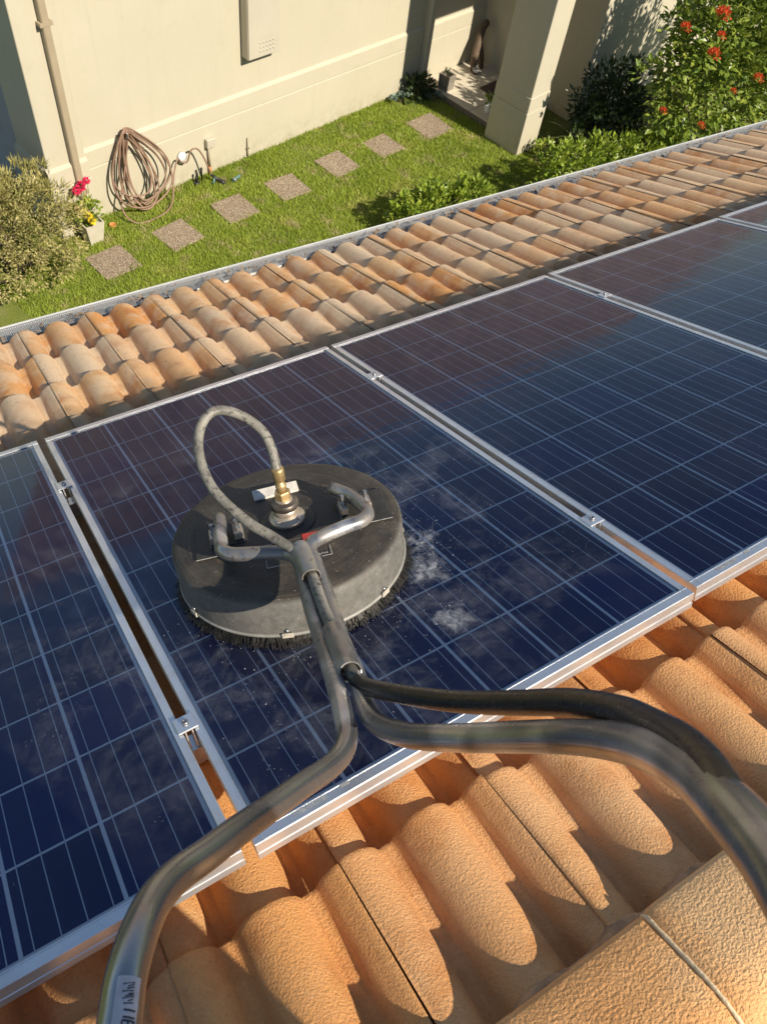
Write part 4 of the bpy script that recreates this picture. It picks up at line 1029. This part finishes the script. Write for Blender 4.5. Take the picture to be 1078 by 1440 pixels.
jn('pelvis', (0, .02, .90), .135)
jn('belly', (0, .03, 1.02), .135, 'pelvis'); jn('chest', (0, .08, 1.18), .150, 'belly'); jn('neck0', (0, .14, 1.33), .085, 'chest'); jn('neck', (0, .17, 1.40), .055, 'neck0'); jn('head0', (0, .21, 1.47), .078, 'neck'); jn('head1', (0, .22, 1.56), .088, 'head0'); jn('head2', (0, .215, 1.63), .062, 'head1')
for s_, hand in ((-1, [(-.24, .10, 1.06), (-.15, .36, .72), (-.085, .47, .66)]), (1, [(.26, .06, 1.10), (.15, .34, 1.25), (.05, .46, 1.34)])):
    k = 'l' if s_ < 0 else 'r'
    jn(k + 'hip', (s_ * .10, .01, .84), .105, 'pelvis'); jn(k + 'knee', (s_ * .13, .06, .48), .068, k + 'hip'); jn(k + 'calf', (s_ * .135, .01, .32), .066, k + 'knee'); jn(k + 'ank', (s_ * .14, -.03, .09), .045, k + 'calf'); jn(k + 'heel', (s_ * .14, -.03, .03), .045, k + 'ank'); jn(k + 'toe', (s_ * .16, .14, .05), .038, k + 'heel')
    jn(k + 'sh', (s_ * .185, .11, 1.29), .072, 'neck0'); jn(k + 'el', hand[0], .048, k + 'sh'); jn(k + 'wr', hand[1], .033, k + 'el')
me = bpy.data.meshes.new('body'); me.from_pydata(VV, EE, []); body = link('body', me, M['clothes'], pv)
sk = body.modifiers.new('skin', 'SKIN'); sv = me.skin_vertices
if not sv: 
    import bmesh
    bm = bmesh.new(); bm.from_mesh(me); bm.verts.layers.skin.verify(); bm.to_mesh(me); bm.free(); sv = me.skin_vertices
for i, r_ in enumerate(RR):
    sv[0].data[i].radius = (r_ * (1.35 if i in (0, 1, 2) else 1.), r_); sv[0].data[i].use_root = (i == 0)
ss = body.modifiers.new('sub', 'SUBSURF'); ss.levels = 2; ss.render_levels = 2
MB().lathe([(.165, .005), (.16, .0), (.10, .012), (.098, .06), (.085, .095), (.03, .105), (.002, .106)], (0, 0, 0), 32).build('hat', M['hat'], pv, T(0, .215, 1.60) @ Matrix.Rotation(-.25, 4, 'X'))
def hand(w0, w1, curl, mir):
    w0, w1 = Vector(w0), Vector(w1); d = (w1 - w0).normalized(); side = d.cross(Vector((0, 0, 1))).normalized() * mir; dn = side.cross(d).normalized() * mir
    if dn.z > 0: dn = -dn
    mb = MB(); mb.tube([w0 - d * .03, w0, w0 + d * .045, w0 + d * .085], [.030, .032, .040, .034], 12)
    for k, ln in enumerate((.070, .080, .074, .058)):
        b = w0 + d * .075 + side * (.027 - .018 * k); p = [b]; dd = d.copy()
        for q in range(3):
            dd = (dd + dn * curl).normalized(); p.append(p[-1] + dd * ln / 3)
        mb.tube(p, [.0092, .0088, .008, .0065], 8)
    b = w0 + d * .02 + side * .034; mb.tube([b, b + side * .022 + d * .022, b + side * .018 + d * .05 + dn * .015], [.0115, .0105, .008], 8)
    mb.build('hand', M['skin'], pv)
hand((-.15, .36, .72), (-.085, .47, .66), .75, 1); hand((.15, .34, 1.25), (.05, .46, 1.34), .3, -1)
